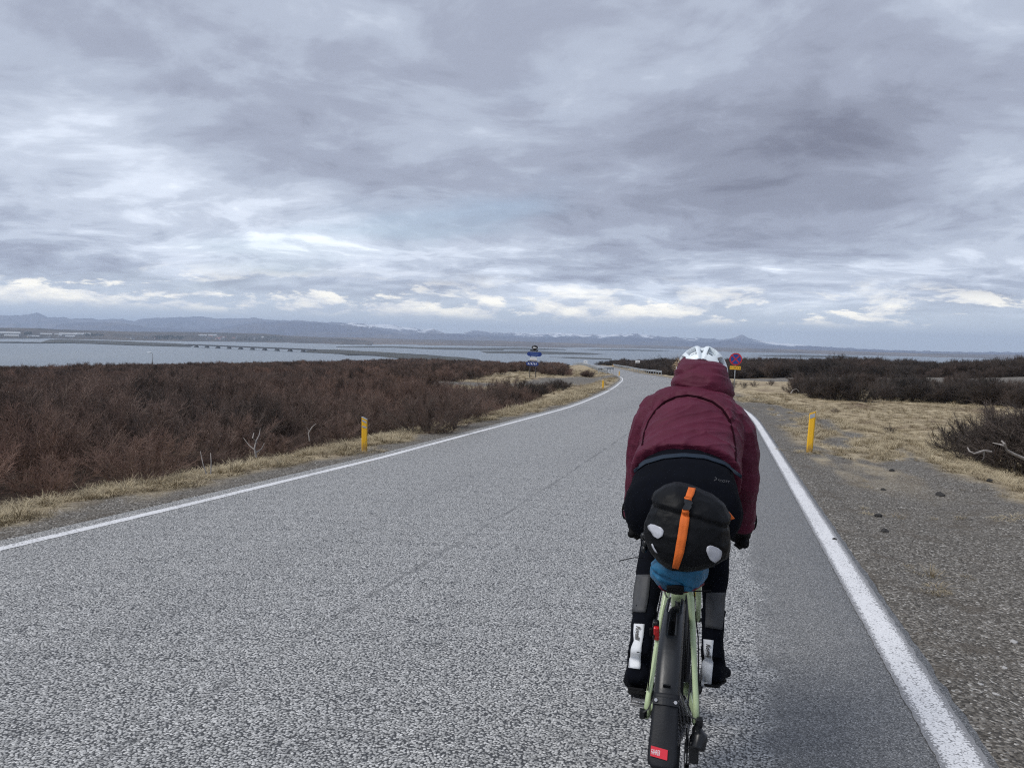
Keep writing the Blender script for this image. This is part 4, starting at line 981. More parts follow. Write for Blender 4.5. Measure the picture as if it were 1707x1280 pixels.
# materials
GRN = simple('mint_frame_paint', (.45, .55, .32), .32, .5, .05, 12., 0, 60, 0, 0, .4)
RUB = simple('black_rubber', (.006, .006, .007), .8, .2, .25, 30., .3, 120)
PLA = simple('black_plastic', (.007, .008, .010), .36, .45, .2, 14., .05, 60)
FLP = simple('flap_plastic', (.008, .009, .012), .55, .3, .2, 20., .1, 200)
MET = simple('bare_metal', (.45, .45, .46), .35, .5, .15, 30., 0, 60, .9)
BLM = simple('black_metal', (.02, .02, .022), .4, .5, .2, 30., 0, 60, .5)
LYC = simple('black_tights', (.0030, .0038, .0068), .9, .08, .25, 30., .1, 260)
LEGW = simple('grey_reflective_panel', (.05, .052, .057), .6, .4, .15, 40., .15, 300)
WBD = simple('slate_waistband', (.009, .019, .034), .75, .3, .15, 40., .1, 200)
def jacket_mat():
    m, t, b = new_mat('burgundy_jacket')
    co = nd(t, 'ShaderNodeTexCoord').outputs['Object']; n = noi(t, co, 9., 4., .55); n2 = noi(t, mapv(t, co, sc=(.7, 1.6, 2.4)), 22., 5., .6, .6); n3 = noi(t, co, 500., 2., .5)
    setc(t, b, 'Base Color', ramp(t, n, [(.3, (.066, .0062, .0205)), (.7, (.087, .0092, .028))])); b.inputs['Roughness'].default_value = .62; b.inputs['Specular IOR Level'].default_value = .22; b.inputs['Sheen Weight'].default_value = .06
    b.inputs['Sheen Tint'].default_value = (.75, .4, .5, 1)
    b1 = nd(t, 'ShaderNodeBump', {'Height': n2, 'Strength': .45, 'Distance': .012}); b2 = nd(t, 'ShaderNodeBump', {'Height': n3, 'Strength': .08, 'Distance': .002, 'Normal': b1.outputs[0]})
    t.links.new(b2.outputs[0], b.inputs['Normal']); return m
JAC = jacket_mat()
HELM = simple('white_helmet', (.70, .76, .80), .35, .5, .05, 8.)
HELI = simple('dark_helmet_lining', (.03, .03, .032), .8, .2, .2)
HAIR = simple('blond_hair', (.40, .30, .19), .6, .4, .35, 60.)
SKIN = simple('skin', (.48, .27, .19), .55, .4, .08, 20.)
BAGM = simple('bag_fabric', (.0032, .0037, .005), .55, .15, .25, 12., .25, 45)
ORG = simple('orange_webbing', (.62, .13, .02), .65, .3, .1, 60., .2, 300)
PAT = simple('grey_reflective_patch', (.42, .43, .47), .35, .5, .06, 40.)
BLUF = simple('blue_nylon', (.012, .11, .22), .5, .4, .2, 18., .35, 40)
MRD = simple('dark_red_piping', (.14, .012, .025), .6, .3, .1)
WHF = simple('white_shoe_cover', (.68, .70, .73), .6, .4, .06, 30., .15, 60)
LRED = simple('red_lens', (.55, .015, .02), .15, .6, .1, 60.)
LABR = simple('red_label', (.60, .02, .04), .5, .4, .04)
LOGO = simple('grey_print', (.10, .10, .11), .6, .3, .05)

# ================================================================== bicycle
BK = root('bicycle', (0, 0, 0), 'pale green touring bicycle with black rear mudguard ridden away along the road', 'bicycle')
o0 = np.zeros(3)
def bk(mb, name, mat, parent=BK, **k): return lb(mb, name, mat, parent, o0, **k)
def wheel(y, name_extra=None):
    c = np.array([0, y, .35])
    rim = MB()
    def ring(R_, prof, n=64):
        V, m_ = [], len(prof)
        for i in range(n):
            w = 2 * math.pi * i / n
            for x, r in prof: V.append((x, c[1] + (R_ + r) * math.cos(w), c[2] + (R_ + r) * math.sin(w)))
        F = [(i * m_ + j, i * m_ + (j + 1) % m_, ((i + 1) % n) * m_ + (j + 1) % m_, ((i + 1) % n) * m_ + j) for i in range(n) for j in range(m_)]
        return V, F
    tyre = MB(); prof = [(.0255 * math.cos(a), .0225 * math.sin(a)) for a in np.linspace(0, 2 * math.pi, 13)[:-1]]; V, F = ring(.329, prof, 72)
    nk = len(prof)
    V = [tuple(np.array(v) + (np.array([0, (v[1] - c[1]), (v[2] - c[2])]) * (.006 if (i // nk) % 2 and (i % nk) in (2, 3, 4) else 0)) ) for i, v in enumerate(V)]
    tyre.add(V, F)
    w = bk(tyre, 'wheel', RUB, smooth=True)
    V, F = ring(.308, [(-.013, .004), (-.012, -.018), (0, -.026), (.012, -.018), (.013, .004)]); rim.add(V, F); bk(rim, 'rim', BLM, w, smooth=True)
    bk(MB().tube([(-.065, y, .35), (-.03, y, .35), (-.028, y, .35), (.028, y, .35), (.03, y, .35), (.065, y, .35)], [.012, .014, .03, .03, .014, .012], 14, up=(0, 0, 1)), 'hub', BLM, w, smooth=True)
    sp = MB()
    for i in range(28):
        a = 2 * math.pi * i / 28; s_ = 1 if i % 2 else -1; a2 = a + (.5 if i % 4 < 2 else -.5)
        sp.tube([(s_ * .028, y + .026 * math.cos(a2), .35 + .026 * math.sin(a2)), (0, y + .288 * math.cos(a), .35 + .288 * math.sin(a))], .0012, 4)
    o = bk(sp, 'spokes', BLM, w); o['kind'] = 'stuff'
    MBd = MB(); n = 30
    MBd.tube([(-.052, y, .35), (-.050, y, .35)], .08, 30, up=(0, 0, 1)); bk(MBd, 'brake_disc', BLM, w)
    return w
wheel(0.); wheel(1.04)
# frame
f = MB()
bk(MB().tube([(0, .425, .29), (0, .375, .42), (0, .29, .66)], [.017, .015, .015], 12), 'seat_tube', BLM, smooth=True); f.tube([(0, .292, .655), (0, .275, .70), (0, .255, .76)], [.016, .016, .016], 12)
f.tube([(0, .275, .70), (0, .55, .785), (0, .80, .84)], [.017, .017, .019], 12); bk(MB().tube([(0, .43, .275), (0, .62, .48), (0, .83, .72)], [.024, .024, .024], 12), 'down_tube', BLM, smooth=True)
f.tube([(0, .86, .66), (0, .815, .80), (0, .79, .87)], [.023, .022, .021], 12); f.tube([(-.042, .43, .275), (.042, .43, .275)], .024, 14)
f.prism([(-.020, 0), (.020, 0), (.020, .05), (-.020, .05)], .26, .30, c=(0, 0, .66))
bk(f, 'frame', GRN, smooth=True)
bk(MB().loft([[(x * w_, y, z) for x, y, z in ((-1, .225, .727), (-.85, .195, .717), (-.85, .195, .697), (-1, .222, .690))] and
              [(-.038 + .0 , .23, .735 + 0), (-.034, .20, .735), (-.034, .205, .70), (-.038, .235, .70)] for w_ in (1,)] +
             [[(x, .235, .742), (x, .195, .742), (x, .20, .697), (x, .24, .697)] for x in (-.02, 0, .02)] + [[(.038, .23, .735), (.034, .20, .735), (.034, .205, .70), (.038, .235, .70)]]), 'stay_bridge', GRN, smooth=False, bevel=.006)
for s_ in (-1, 1):
    bk(MB().tube([(s_ * .034, .215, .725), (s_ * .043, .19, .69), (s_ * .054, .145, .61), (s_ * .066, .085, .50), (s_ * .077, .025, .40), (s_ * .079, .0, .345)], [.0125, .0125, .0105, .0095, .0100, .013], 10, flat=(1., .9)), 'seat_stay', GRN, smooth=True)
    bk(MB().tube([(s_ * .036, .40, .278), (s_ * .050, .32, .290), (s_ * .072, .12, .325), (s_ * .079, 0, .345)], [.014, .013, .010, .011], 10), 'chain_stay', GRN, smooth=True)
    bk(MB().tube([(s_ * .030, .875, .64), (s_ * .050, .91, .58), (s_ * .055, .97, .46), (s_ * .054, 1.04, .345)], [.018, .015, .012, .011], 10), 'fork_leg', GRN, smooth=True)
    bk(MB().tube([(s_ * .078, 0, .35), (s_ * .097, 0, .35)], [.013, .010], 10), 'axle_cap', PLA, smooth=True)
bk(MB().tube([(-.07, 1.04, .35), (.075, 1.04, .35)], .009, 8), 'front_axle', PLA)
bk(MB().tube([(0, .255, .76), (0, .215, .93)], .0136, 12), 'seatpost', BLM, smooth=True)
sdl = MB(); sdl.loft([[(w_ * math.cos(a) * 1.0, y, z + h_ * math.sin(a)) for a in np.linspace(0, 2 * math.pi, 13)[:-1]] for y, w_, z, h_ in ((.06, .045, .965, .015), (.08, .072, .965, .022), (.14, .070, .96, .022), (.20, .045, .957, .02), (.28, .024, .955, .018), (.335, .016, .95, .014))])
bk(sdl, 'saddle', RUB, smooth=True)
# drivetrain
cs = MB()
for i in range(10):
    R_ = .085 - i * .0065; x = .024 + i * .0042; n = int(R_ * 2 * math.pi / .0127) * 2; V = []
    for dx_ in (-.0009, .0009):
        for j in range(n): r = R_ + (.0028 if j % 2 else -.0022); a = 2 * math.pi * j / n; V.append((x + dx_, r * math.cos(a), .35 + r * math.sin(a)))
    cs.add(V, [tuple(range(n)), tuple(range(2 * n - 1, n - 1, -1))] + [(j, j + n, (j + 1) % n + n, (j + 1) % n) for j in range(n)])
bk(cs, 'cassette', simple('steel_sprocket', (.16, .16, .17), .35, .5, .2, 40, 0, 60, .9))['kind'] = 'stuff'
dr = MB(); dr.tube([(.082, 0, .33), (.095, -.035, .315), (.088, -.055, .285)], [.016, .026, .024], 10); dr.box((.078, -.03, .27), (.03, .05, .07)); dr.tube([(.070, -.025, .30), (.088, -.03, .335)], .012, 8)
bk(dr, 'derailleur', PLA, smooth=False, bevel=.006, ang=50)
cg = MB()
for x in (.048, .062): cg.prism([(-.035, .29), (-.005, .29), (.035, .165), (.005, .155)], x - .001, x + .001, M=[[0, 1, 0], [1, 0, 0], [0, 0, 1]])
bk(cg, 'derailleur_cage', BLM)
for yy, zz in ((-.018, .275), (.018, .175)): bk(MB().tube([(.050, yy, zz), (.060, yy, zz)], .022, 14, up=(0, 0, 1)), 'jockey_wheel', PLA)
ch = MB(); 
for pts in ([(.052, .0, .40), (.05, .43, .365)], [(.055, .02, .155), (.05, .25, .185), (.05, .43, .187)], [(.052, -.048, .345), (.055, -.04, .28)]): ch.tube(pts, .0042, 6, flat=(.7, 1))
bk(ch, 'chain', BLM)
cr = MB(); cr.tube([(.046, .43, .275), (.052, .43, .275)], .088, 40, up=(0, 0, 1)); bk(cr, 'chainring', BLM)
PEDL, PEDR = np.array([-.125, .262, .292]), np.array([.125, .598, .262])
bk(MB().tube([(-.075, .43, .275), (-.085, .262, .292)], [.016, .012], 8), 'crank_arm', BLM, smooth=True); bk(MB().tube([(.075, .43, .275), (.085, .598, .262)], [.016, .012], 8), 'crank_arm', BLM, smooth=True)
for pp_, tl in ((PEDL, .5), (PEDR, .1)):
    c_, s2 = math.cos(tl), math.sin(tl); M_ = np.array([[1, 0, 0], [0, c_, -s2], [0, s2, c_]]); m_ = MB()
    m_.box(pp_, (.05, .03, .016), M_); [m_.box(pp_ + M_ @ np.array([0, q, 0]), (.068, .008, .014), M_) for q in (-.036, .036)]; [m_.box(pp_ + M_ @ np.array([q, 0, 0]), (.008, .072, .010), M_) for q in (-.03, .03)]
    m_.tube([pp_ + np.array([-.0, 0, 0]), pp_ * np.array([.68, 1, 1])], .006, 6); bk(m_, 'pedal', MET if tl > .3 else BLM, bevel=.002)
# drop bar, levers
for_b = MB(); for_b.tube([(0, .79, .87), (0, .785, .915)], .017, 10); for_b.tube([(0, .785, .912), (0, .86, .925)], .015, 10); bk(for_b, 'stem', BLM, smooth=True)
hb = MB()
half = [(0, .86, .925), (.10, .86, .926), (.17, .858, .928), (.20, .875, .928), (.210, .92, .925), (.216, .945, .890), (.220, .94, .835), (.224, .905, .792), (.230, .85, .774), (.236, .79, .766)]
hb.tube([(-x, y, z) for x, y, z in half[::-1]] + half[1:], .0165, 10); bk(hb, 'handlebar', RUB, smooth=True)
for s_ in (-1, 1):
    bk(MB().tube([(s_ * .208, .90, .930), (s_ * .21, .95, .945), (s_ * .21, .985, .975), (s_ * .21, .995, .99)], [.017, .019, .017, .010], 10), 'brake_hood', RUB, smooth=True)
    bk(MB().tube([(s_ * .212, .985, .95), (s_ * .218, .995, .90), (s_ * .226, .965, .835)], [.009, .008, .006], 8), 'brake_lever', BLM, smooth=True)
# mudguard
FR = .385
def fpt(phi, x, dr_=0.): a = R(phi); return (x, (FR + dr_) * math.cos(a), .35 + (FR + dr_) * math.sin(a))
cols = np.array([-1, -.86, -.55, -.3, 0, .3, .55, .86, 1]); crown = np.array([-.020, -.006, .002, .003, .004, .003, .002, -.006, -.020])
phis = np.linspace(84, 150, 34); V = [fpt(p, c * np.interp(p, [84, 100, 125, 150], [.030, .032, .035, .036]), q) for p in phis for c, q in zip(cols, crown)]
F = []
for i in range(len(phis) - 1):
    for j in range(8):
        w_ = 1 if phis[i] > 122 else (2 if phis[i] > 103 else 9)
        if phis[i] < 119 and 3 <= j <= 4: continue
        if phis[i] < 104 and 2 <= j <= 5: continue
        k = i * 9 + j; F.append((k, k + 1, k + 10, k + 9))
mg = MB(); mg.add(V, F); MGO = solid(bk(mg, 'mudguard', PLA, smooth=True), .003)
bk(MB().box((0, 0, 0), (.022, .004, .026)).add([], []), 'mudguard_clip', PLA, MGO, bevel=.002).matrix_local = Matrix.Translation(fpt(144, 0, .006)) @ Matrix.Rotation(R(36), 4, 'X') @ Matrix.Rotation(R(0), 4, 'Z')
c0 = np.array(fpt(149, 0, .006)); td = np.array([0, -.50, -.866]); nd_ = np.array([0, -.866, .50])
def fl(x, s_, o_=0.): return c0 + np.array([x, 0, 0]) + td * s_ + nd_ * o_
fp = []; rows_ = np.linspace(-.016, .180, 22); V = []
for s_ in rows_:
    w_ = np.interp(s_, [-.016, 0, .015, .10, .15, .168, .176, .180], [.0355, .036, .0355, .0385, .0405, .038, .033, .026])
    for c in np.linspace(-1, 1, 9): V.append(fl(c * w_, s_, .004 - .010 * abs(c) ** 2.2 * np.interp(s_, [0, .05, .18], [1, .8, .5]) + .0022 * math.cos(c * 5) * np.interp(s_, [0, .02, .1], [0, 1, 0])))
m_ = MB(); m_.add(V, [tuple(int(i) for i in q) for q in grid_faces(len(rows_), 9)]); FLO = solid(bk(m_, 'mud_flap', FLP, smooth=True), .003)
m_ = MB(); V = [fl(c * .037, s_, .0085 - .010 * abs(c) ** 2.2 + h_) for s_, h_ in ((-.004, -.002), (-.003, .002), (.016, .002), (.017, -.002)) for c in np.linspace(-1, 1, 9)]; m_.add(V, [tuple(int(i) for i in q) for q in grid_faces(4, 9)]); bk(m_, 'flap_clamp', PLA, FLO, smooth=False)
for s_ in (-1, 1): m_ = MB(); q = fl(s_ * .0275, .006, .0095); m_.tube([q - nd_ * .004, q + nd_ * .002], .0048, 10); bk(m_, 'bolt', MET, FLO)
# label and its lettering lie on the flap
Mf = np.array([[1, 0, 0], [0, td[1], nd_[1]], [0, td[2], nd_[2]]])   # columns: across, down, out
lx0, ls0, lw, lh = -.009, .141, .046, .026
m_ = MB(); V = [fl(lx0 + a * lw / 2, ls0 + b_ * lh / 2 + a * .0025, .0072 + c) for c in (0, .0012) for a, b_ in ((-1, -1), (1, -1), (1, 1), (-1, 1))]
m_.add(V, [(3, 2, 1, 0), (4, 5, 6, 7), (0, 1, 5, 4), (1, 2, 6, 5), (2, 3, 7, 6), (3, 0, 4, 7)]); bk(m_, 'label', LABR, FLO)
tx_ = text('label_lettering', 'FAHRER', .0165, WHF, FLO, (0, 0, 0), depth=.0003, align='LEFT', sx=1.)
q = fl(lx0 - lw / 2 + .0015, ls0, .0088)
tx_.rotation_euler = (0, 0, 0); tx_.matrix_local = Matrix.Translation(q) @ Matrix(((1, 0, 0), (0, -td[1], nd_[1]), (0, -td[2], nd_[2]))).to_4x4() @ Matrix.Rotation(R(-3), 4, 'Z') @ Matrix.Diagonal((.42, 1.15, 1, 1))
for s_ in (-1, 1):
    bk(MB().tube([fl(s_ * .034, .0, .002), (s_ * .06, -.20, .455), (s_ * .090, -.02, .362)], .0022, 6), 'mudguard_stay', BLM)
    bk(MB().box((s_ * .092, -.005, .352), (.02, .02, .03)), 'stay_mount', PLA, bevel=.004)
# rear lamp on the left stay
lq = P(1097, 1052, .105); LQ = np.array([-.067, .105, .595])
Ml = Matrix.Rotation(R(24), 3, 'X'); Ml_ = np.array(Ml)
lo_ = bk(MB().box(LQ + Ml_ @ np.array([0, .004, 0]), (.022, .022, .078), Ml_), 'tail_lamp', PLA, bevel=.006)
bk(MB().box(LQ + Ml_ @ np.array([.003, -.010, -.002]), (.019, .016, .056), Ml_), 'lens', LRED, lo_, bevel=.005)
bk(MB().box(LQ + Ml_ @ np.array([-.016, .0, -.008]), (.012, .012, .03), Ml_), 'lamp_bracket', RUB, lo_, bevel=.003)
bk(MB().tube([(.05, .18, .735), (.056, .2, .70), (.055, .3, .62), (.07, .36, .50), (.08, .2, .40), (.088, .03, .345)], .0025, 6), 'gear_cable', RUB, smooth=True)
bk(MB().tube([(.048, .30, .78), (.05, .31, .72), (.052, .33, .66)], .004, 6), 'yellow_strap', simple('yellow_cord', (.6, .42, .03), .6, .3, .1))
bk(MB().tube([(-.04, .19, .78), (-.055, .17, .72), (-.07, .1, .60), (-.08, .02, .42)], .0024, 6), 'brake_hose', RUB, smooth=True)

# ================================================================== person
PS = root('person', (0, .25, 0), 'person cycling away bent over the handlebar in burgundy hooded jacket black tights and white helmet', 'person')
pp0 = np.array([0, .25, 0])
def pr(mb, name, mat, parent=PS, **k): return lb(mb, name, mat, parent, pp0, **k)
def ell(mb, c, r, n=14, m=10, M=None):
    rings = []
    for u in np.linspace(-1, 1, m):
        f = math.sqrt(max(.03, 1 - u * u)); rg = []
        for q in range(n):
            w = 2 * math.pi * q / n; p = np.array([r[0] * f * math.cos(w), r[1] * f * math.sin(w), r[2] * u]); rg.append(np.asarray(c) + (np.asarray(M) @ p if M is not None else p))
        rings.append(rg)
    return mb.loft(rings)
HIPL, HIPR = (-.088, .25, 1.03), (.098, .25, 1.03)
KNL, ANL = (-.118, .58, .79), (-.124, .205, .52)
KNR, ANR = (.118, .645, .83), (.121, .50, .435)
body = MB()
# trunk and pelvis: sections across the back line
def section(c, a, b, up=(0, -.41, .91), n=20, e=2.2):
    up = np.array(up); r_ = []
    for q in range(n):
        w = 2 * math.pi * q / n; cx_, sy_ = math.cos(w), math.sin(w)
        r_.append(np.array(c) + np.array([1, 0, 0]) * a * abs(cx_) ** (2 / e) * np.sign(cx_) + up * b * abs(sy_) ** (2 / e) * np.sign(sy_))
    return r_
body.loft([section((.005, .060, .985), .10, .05, (0, -.8, .6)), section((.005, .085, 1.01), .165, .085, (0, -.75, .66)), section((.004, .135, 1.04), .188, .115, (0, -.62, .78)), section((.004, .20, 1.07), .184, .125, (0, -.5, .86)),
           section((.004, .28, 1.10), .170, .115), section((.004, .42, 1.165), .165, .11), section((.01, .56, 1.235), .175, .105), section((.012, .66, 1.275), .15, .085)])
ell(body, (-.095, .135, 1.01), (.102, .105, .115)); ell(body, (.103, .135, 1.01), (.102, .105, .115))
body.tube([(.015, .64, 1.29), (.025, .78, 1.37), (.028, .86, 1.42)], [.075, .058, .06], 12)
ell(body, (.028, .90, 1.455), (.074, .095, .105)); ell(body, (.028, .985, 1.42), (.045, .03, .055)); body.tube([(.028, .99, 1.47), (.028, 1.022, 1.445)], [.010, .014], 8)
for s_ in (-1, 1): ell(body, (.028 + s_ * .074, .90, 1.45), (.012, .02, .03))
for hp, kn, an in ((HIPL, KNL, ANL), (HIPR, KNR, ANR)):
    hp, kn, an = map(np.array, (hp, kn, an))
    body.tube([hp, hp * .65 + kn * .35, kn * .75 + hp * .25, kn], [.098, .090, .068, .056], 14)
    cf = kn * .68 + an * .32 + np.array([0, -.018, -.006]); body.tube([kn, cf, kn * .35 + an * .65, an], [.055, .057, .043, .037], 14)
    body.tube([an, an + np.array([0, .06, -.06])], [.036, .03], 10)
for s_, sh, eb, wr in ((-1, (-.13, .64, 1.29), (-.205, .66, 1.07), (-.222, .80, .87)), (1, (.155, .63, 1.275), (.222, .645, 1.05), (.222, .79, .865))):
    body.tube([sh, (np.array(sh) + np.array(eb)) / 2 + np.array([s_ * .015, 0, .01]), eb], [.056, .05, .042], 12); body.tube([eb, wr, np.array(wr) + np.array([0, .03, -.02])], [.042, .030, .028], 12)
BME = remesh(body, .0085, 5, lambda c, n: .0022 * fold(c, 14, 20, 20, 3))
BO = me_obj('body', BME, [LYC, SKIN], PS, pp0)
mi = [1 if (p.center[2] > 1.36 and p.center[1] + .25 > .80) else 0 for p in BME.polygons]; BME.polygons.foreach_set('material_index', mi)

# jacket
jk = MB()
jk.loft([section((.004, .288, 1.099), .192, .139, (0, -.38, .925), 24, 2.5), section((.004, .33, 1.12), .190, .137, n=24, e=2.4), section((.006, .42, 1.165), .184, .130, n=24), section((.012, .54, 1.228), .194, .128, n=24), section((.018, .62, 1.272), .192, .122, n=24), section((.02, .69, 1.312), .165, .100, n=24), section((.024, .76, 1.36), .085, .065, n=24)])
jk.tube([(-.166, .645, 1.272), (-.138, .655, 1.305), (-.08, .67, 1.328), (.02, .68, 1.338), (.10, .665, 1.320), (.158, .645, 1.290), (.188, .635, 1.255)], [.060, .070, .075, .077, .075, .070, .060], 16)
jk.tube([(-.115, .63, 1.305), (-.155, .64, 1.255), (-.182, .645, 1.17), (-.190, .655, 1.075), (-.205, .71, .985), (-.220, .775, .89), (-.222, .79, .862)], [.072, .077, .070, .061, .054, .049, .047], 16)
jk.tube([(.140, .62, 1.295), (.182, .625, 1.24), (.201, .63, 1.15), (.210, .64, 1.05), (.216, .70, .97), (.221, .765, .88), (.221, .78, .852)], [.072, .078, .072, .063, .055, .049, .047], 16)
JT0 = remesh(jk, .012, 6); JB0 = BVHTree.FromPolygons([v.co for v in JT0.vertices], [tuple(p.vertices) for p in JT0.polygons])
SEAMPX = [(1071, 742), (1074, 722), (1081, 702), (1092, 685), (1108, 670), (1126, 662), (1146, 659), (1166, 662), (1188, 670), (1204, 682), (1216, 700), (1222, 722), (1226, 748), (1226, 775)]
SEAM = [hit(JB0, *q, 0.) for q in SEAMPX]; SEAM = np.array([q for q in SEAM if q is not None]); mid_s = SEAM[(np.abs(SEAM[:, 0] - .01) < .15)]
mid_s = mid_s[np.argsort(mid_s[:, 0])]
def jdisp(c, n):
    x, y, z = c; ss = y * .91 + z * .41
    arc = float(np.interp(x, mid_s[:, 0], mid_s[:, 2])); d = 0.
    if y < .74 and n.y < .5:
        fade = 1 - float(sm(.135, .165, abs(x - .01)))
        w_ = max(0, min(1, (z - arc + .004) / .010)); d += (.010 * w_ * w_ * (3 - 2 * w_) - .008 * math.exp(-((z - arc + .007) / .007) ** 2)) * fade
    # creases run across the back, a little slanted
    r1 = 1 - abs(mnoise.noise(Vector((x * 2.4 + 1.3, (ss + x * .22 + .9 * x * x) * 9, 2.)))) * 2.4; r2 = 1 - abs(mnoise.noise(Vector((x * 4 - 4, (ss - x * .7) * 15, 7.)))) * 2.4
    d += (.0060 * max(0, r1) ** 3 + .0062 * max(0, r2) ** 4) * (1 if abs(x) < .2 else .5)
    # sleeves: rings of folds round the elbow
    if abs(x) > .17 and z < 1.2: d += .0045 * mnoise.noise(Vector((x * 12, y * 10, z * 34)))
    d += .004 * math.exp(-((ss - .672) / .010) ** 2) if y < .36 else 0.
    return d
JME = remesh(jk, .0058, 6, jdisp); JO = me_obj('jacket', JME, JAC, PS, pp0)
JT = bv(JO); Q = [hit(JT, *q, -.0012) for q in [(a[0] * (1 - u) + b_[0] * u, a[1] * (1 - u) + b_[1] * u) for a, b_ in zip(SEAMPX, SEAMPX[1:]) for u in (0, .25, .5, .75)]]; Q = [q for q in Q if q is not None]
pr(MB().tube(Q, .0052, 8), 'yoke_seam_shadow', simple('seam_shadow_cloth', (.016, .0025, .006), .9, .05, .1), JO, smooth=True)  # dark cord along the seam paints in the shadow under the yoke's overlap
# hem drawcord and dark lining just inside, slate waistband below
BT = bv(BO)
wb = patch(BT, [(1056, 783), (1074, 769), (1105, 760), (1140, 757), (1175, 760), (1208, 771), (1237, 792)], [(1057, 789), (1076, 775), (1106, 766), (1140, 763), (1175, 766), (1208, 777), (1236, 798)], 30, 4, .004)
if wb: solid(pr(wb, 'waistband', WBD, smooth=True), .003)
for s_, wr in ((-1, (-.222, .79, .862)), (1, (.221, .78, .852))):
    wr = np.array(wr); dv = np.array([0, .55, -.83]); pr(MB().tube([wr - dv * .012, wr - dv * .004, wr + dv * .006, wr + dv * .012], [.0475, .051, .051, .045], 16), 'cuff', JAC, smooth=True)
# hood: soft collapsed pouch under the helmet
hd = MB(); rr_ = []
for z, a, y0, y1, xc in ((1.366, .095, .70, .84, .040), (1.384, .120, .664, .88, .040), (1.410, .128, .640, .91, .039), (1.440, .123, .642, .93, .037), (1.470, .111, .664, .94, .035), (1.500, .100, .700, .94, .034), (1.521, .088, .742, .93, .033), (1.534, .066, .79, .90, .032)):
    rr_.append([np.array([xc + a * abs(math.cos(w)) ** .72 * np.sign(math.cos(w)), (y0 + y1) / 2 + (y1 - y0) / 2 * abs(math.sin(w)) ** .8 * np.sign(math.sin(w)), z - (.018 if z < 1.43 else .008) * math.cos(w)]) for w in np.linspace(0, 2 * math.pi, 25)[:-1]])
hd.loft(rr_)
HME = remesh(hd, .006, 5, lambda c, n: .0055 * max(0, 1 - 2 * abs(fold(c, 7, 6, 24, 5.))) ** 2 + .004 * fold(c, 16, 16, 20, 2.) - (.006 * math.exp(-((c.z - 1.505 + .4 * abs(c.x - .03)) / .006) ** 2)))
HO = me_obj('hood', HME, JAC, PS, pp0)
# helmet
hc, ha = np.array([.030, .905, 1.462]), (.102, .140, .118); rows, colsn = 44, 73; V = []; keep = []
us = np.linspace(-88, 88, colsn); vs_ = np.linspace(-78, 74, rows)
tl = R(-14)
def hpt(u, v, k=1.):
    u, v = R(u), R(v); p = np.array([ha[0] * math.sin(u) * (math.cos(v) ** .6), ha[1] * math.sin(v), ha[2] * math.cos(u) * math.cos(v) ** .75]) * k
    y_, z_ = p[1] * math.cos(tl) - p[2] * math.sin(tl), p[1] * math.sin(tl) + p[2] * math.cos(tl); return hc + np.array([p[0], y_, z_])
for v in vs_:
    for u in us:
        k = 1. - (.07 * math.exp(-(u / 9.5) ** 4)) + .012 * math.exp(-((abs(u) - 15) / 5) ** 2)
        V.append(hpt(u, v, k))
F = []
for i in range(rows - 1):
    for j in range(colsn - 1):
        u = abs((us[j] + us[j + 1]) / 2); v = (vs_[i] + vs_[i + 1]) / 2
        hole = (17 < u < 45 and (-70 + u * .2 < v < -30 - (u - 17) * .2 or -20 < v < 18 or 28 < v < 60)) or (54 < u < 74 and (-58 < v < -20 or -8 < v < 34)) or (u < 9 and (-62 < v < -50 or -40 < v < -22 or -12 < v < 10 or 22 < v < 50))
        if not hole: k = i * colsn + j; F.append((k, k + 1, k + colsn + 1, k + colsn))
m_ = MB(); m_.add(V, F); HEO = solid(pr(m_, 'helmet', HELM, smooth=True), -.020, 0.)
b_ = HEO.modifiers.new('bevel', 'BEVEL'); b_.width = .0025; b_.segments = 2
m_ = MB(); m_.add([hpt(u, v, .86) for v in np.linspace(-70, 68, 20) for u in np.linspace(-80, 80, 25)], [tuple(int(x) for x in q) for q in grid_faces(20, 25)]); pr(m_, 'helmet_lining', simple('pale_helmet_inside', (.42, .45, .47), .7, .2, .1), HEO, smooth=True)
pr(MB().tube([(-.06, .90, 1.45), (-.052, .95, 1.40), (-.02, .98, 1.345)], .006, 6), 'chin_strap', RUB, HEO); pr(MB().tube([(.118, .90, 1.45), (.11, .95, 1.40), (.076, .98, 1.345)], .006, 6), 'chin_strap', RUB, HEO)
# hair blown out at the left of the hood
hr = MB(); HRN = random.Random(8)
for i in range(150):
    a = P(HRN.gauss(1133, 2.), HRN.uniform(601, 624), .80 + HRN.uniform(0, .1)); L = HRN.uniform(.012, .034); d_ = np.array([HRN.gauss(-.35, .5), HRN.gauss(-.1, .3), HRN.gauss(.25, .7)]); d_ /= np.linalg.norm(d_)
    c_ = np.array([HRN.gauss(0, .3), 0, HRN.gauss(.0, .5)]); hr.tube([a, a + d_ * L * .5 + c_ * L * .1, a + (d_ + c_ * .4) * L], [.0011, .0009, .0003], 3)
pr(hr, 'hair', HAIR)
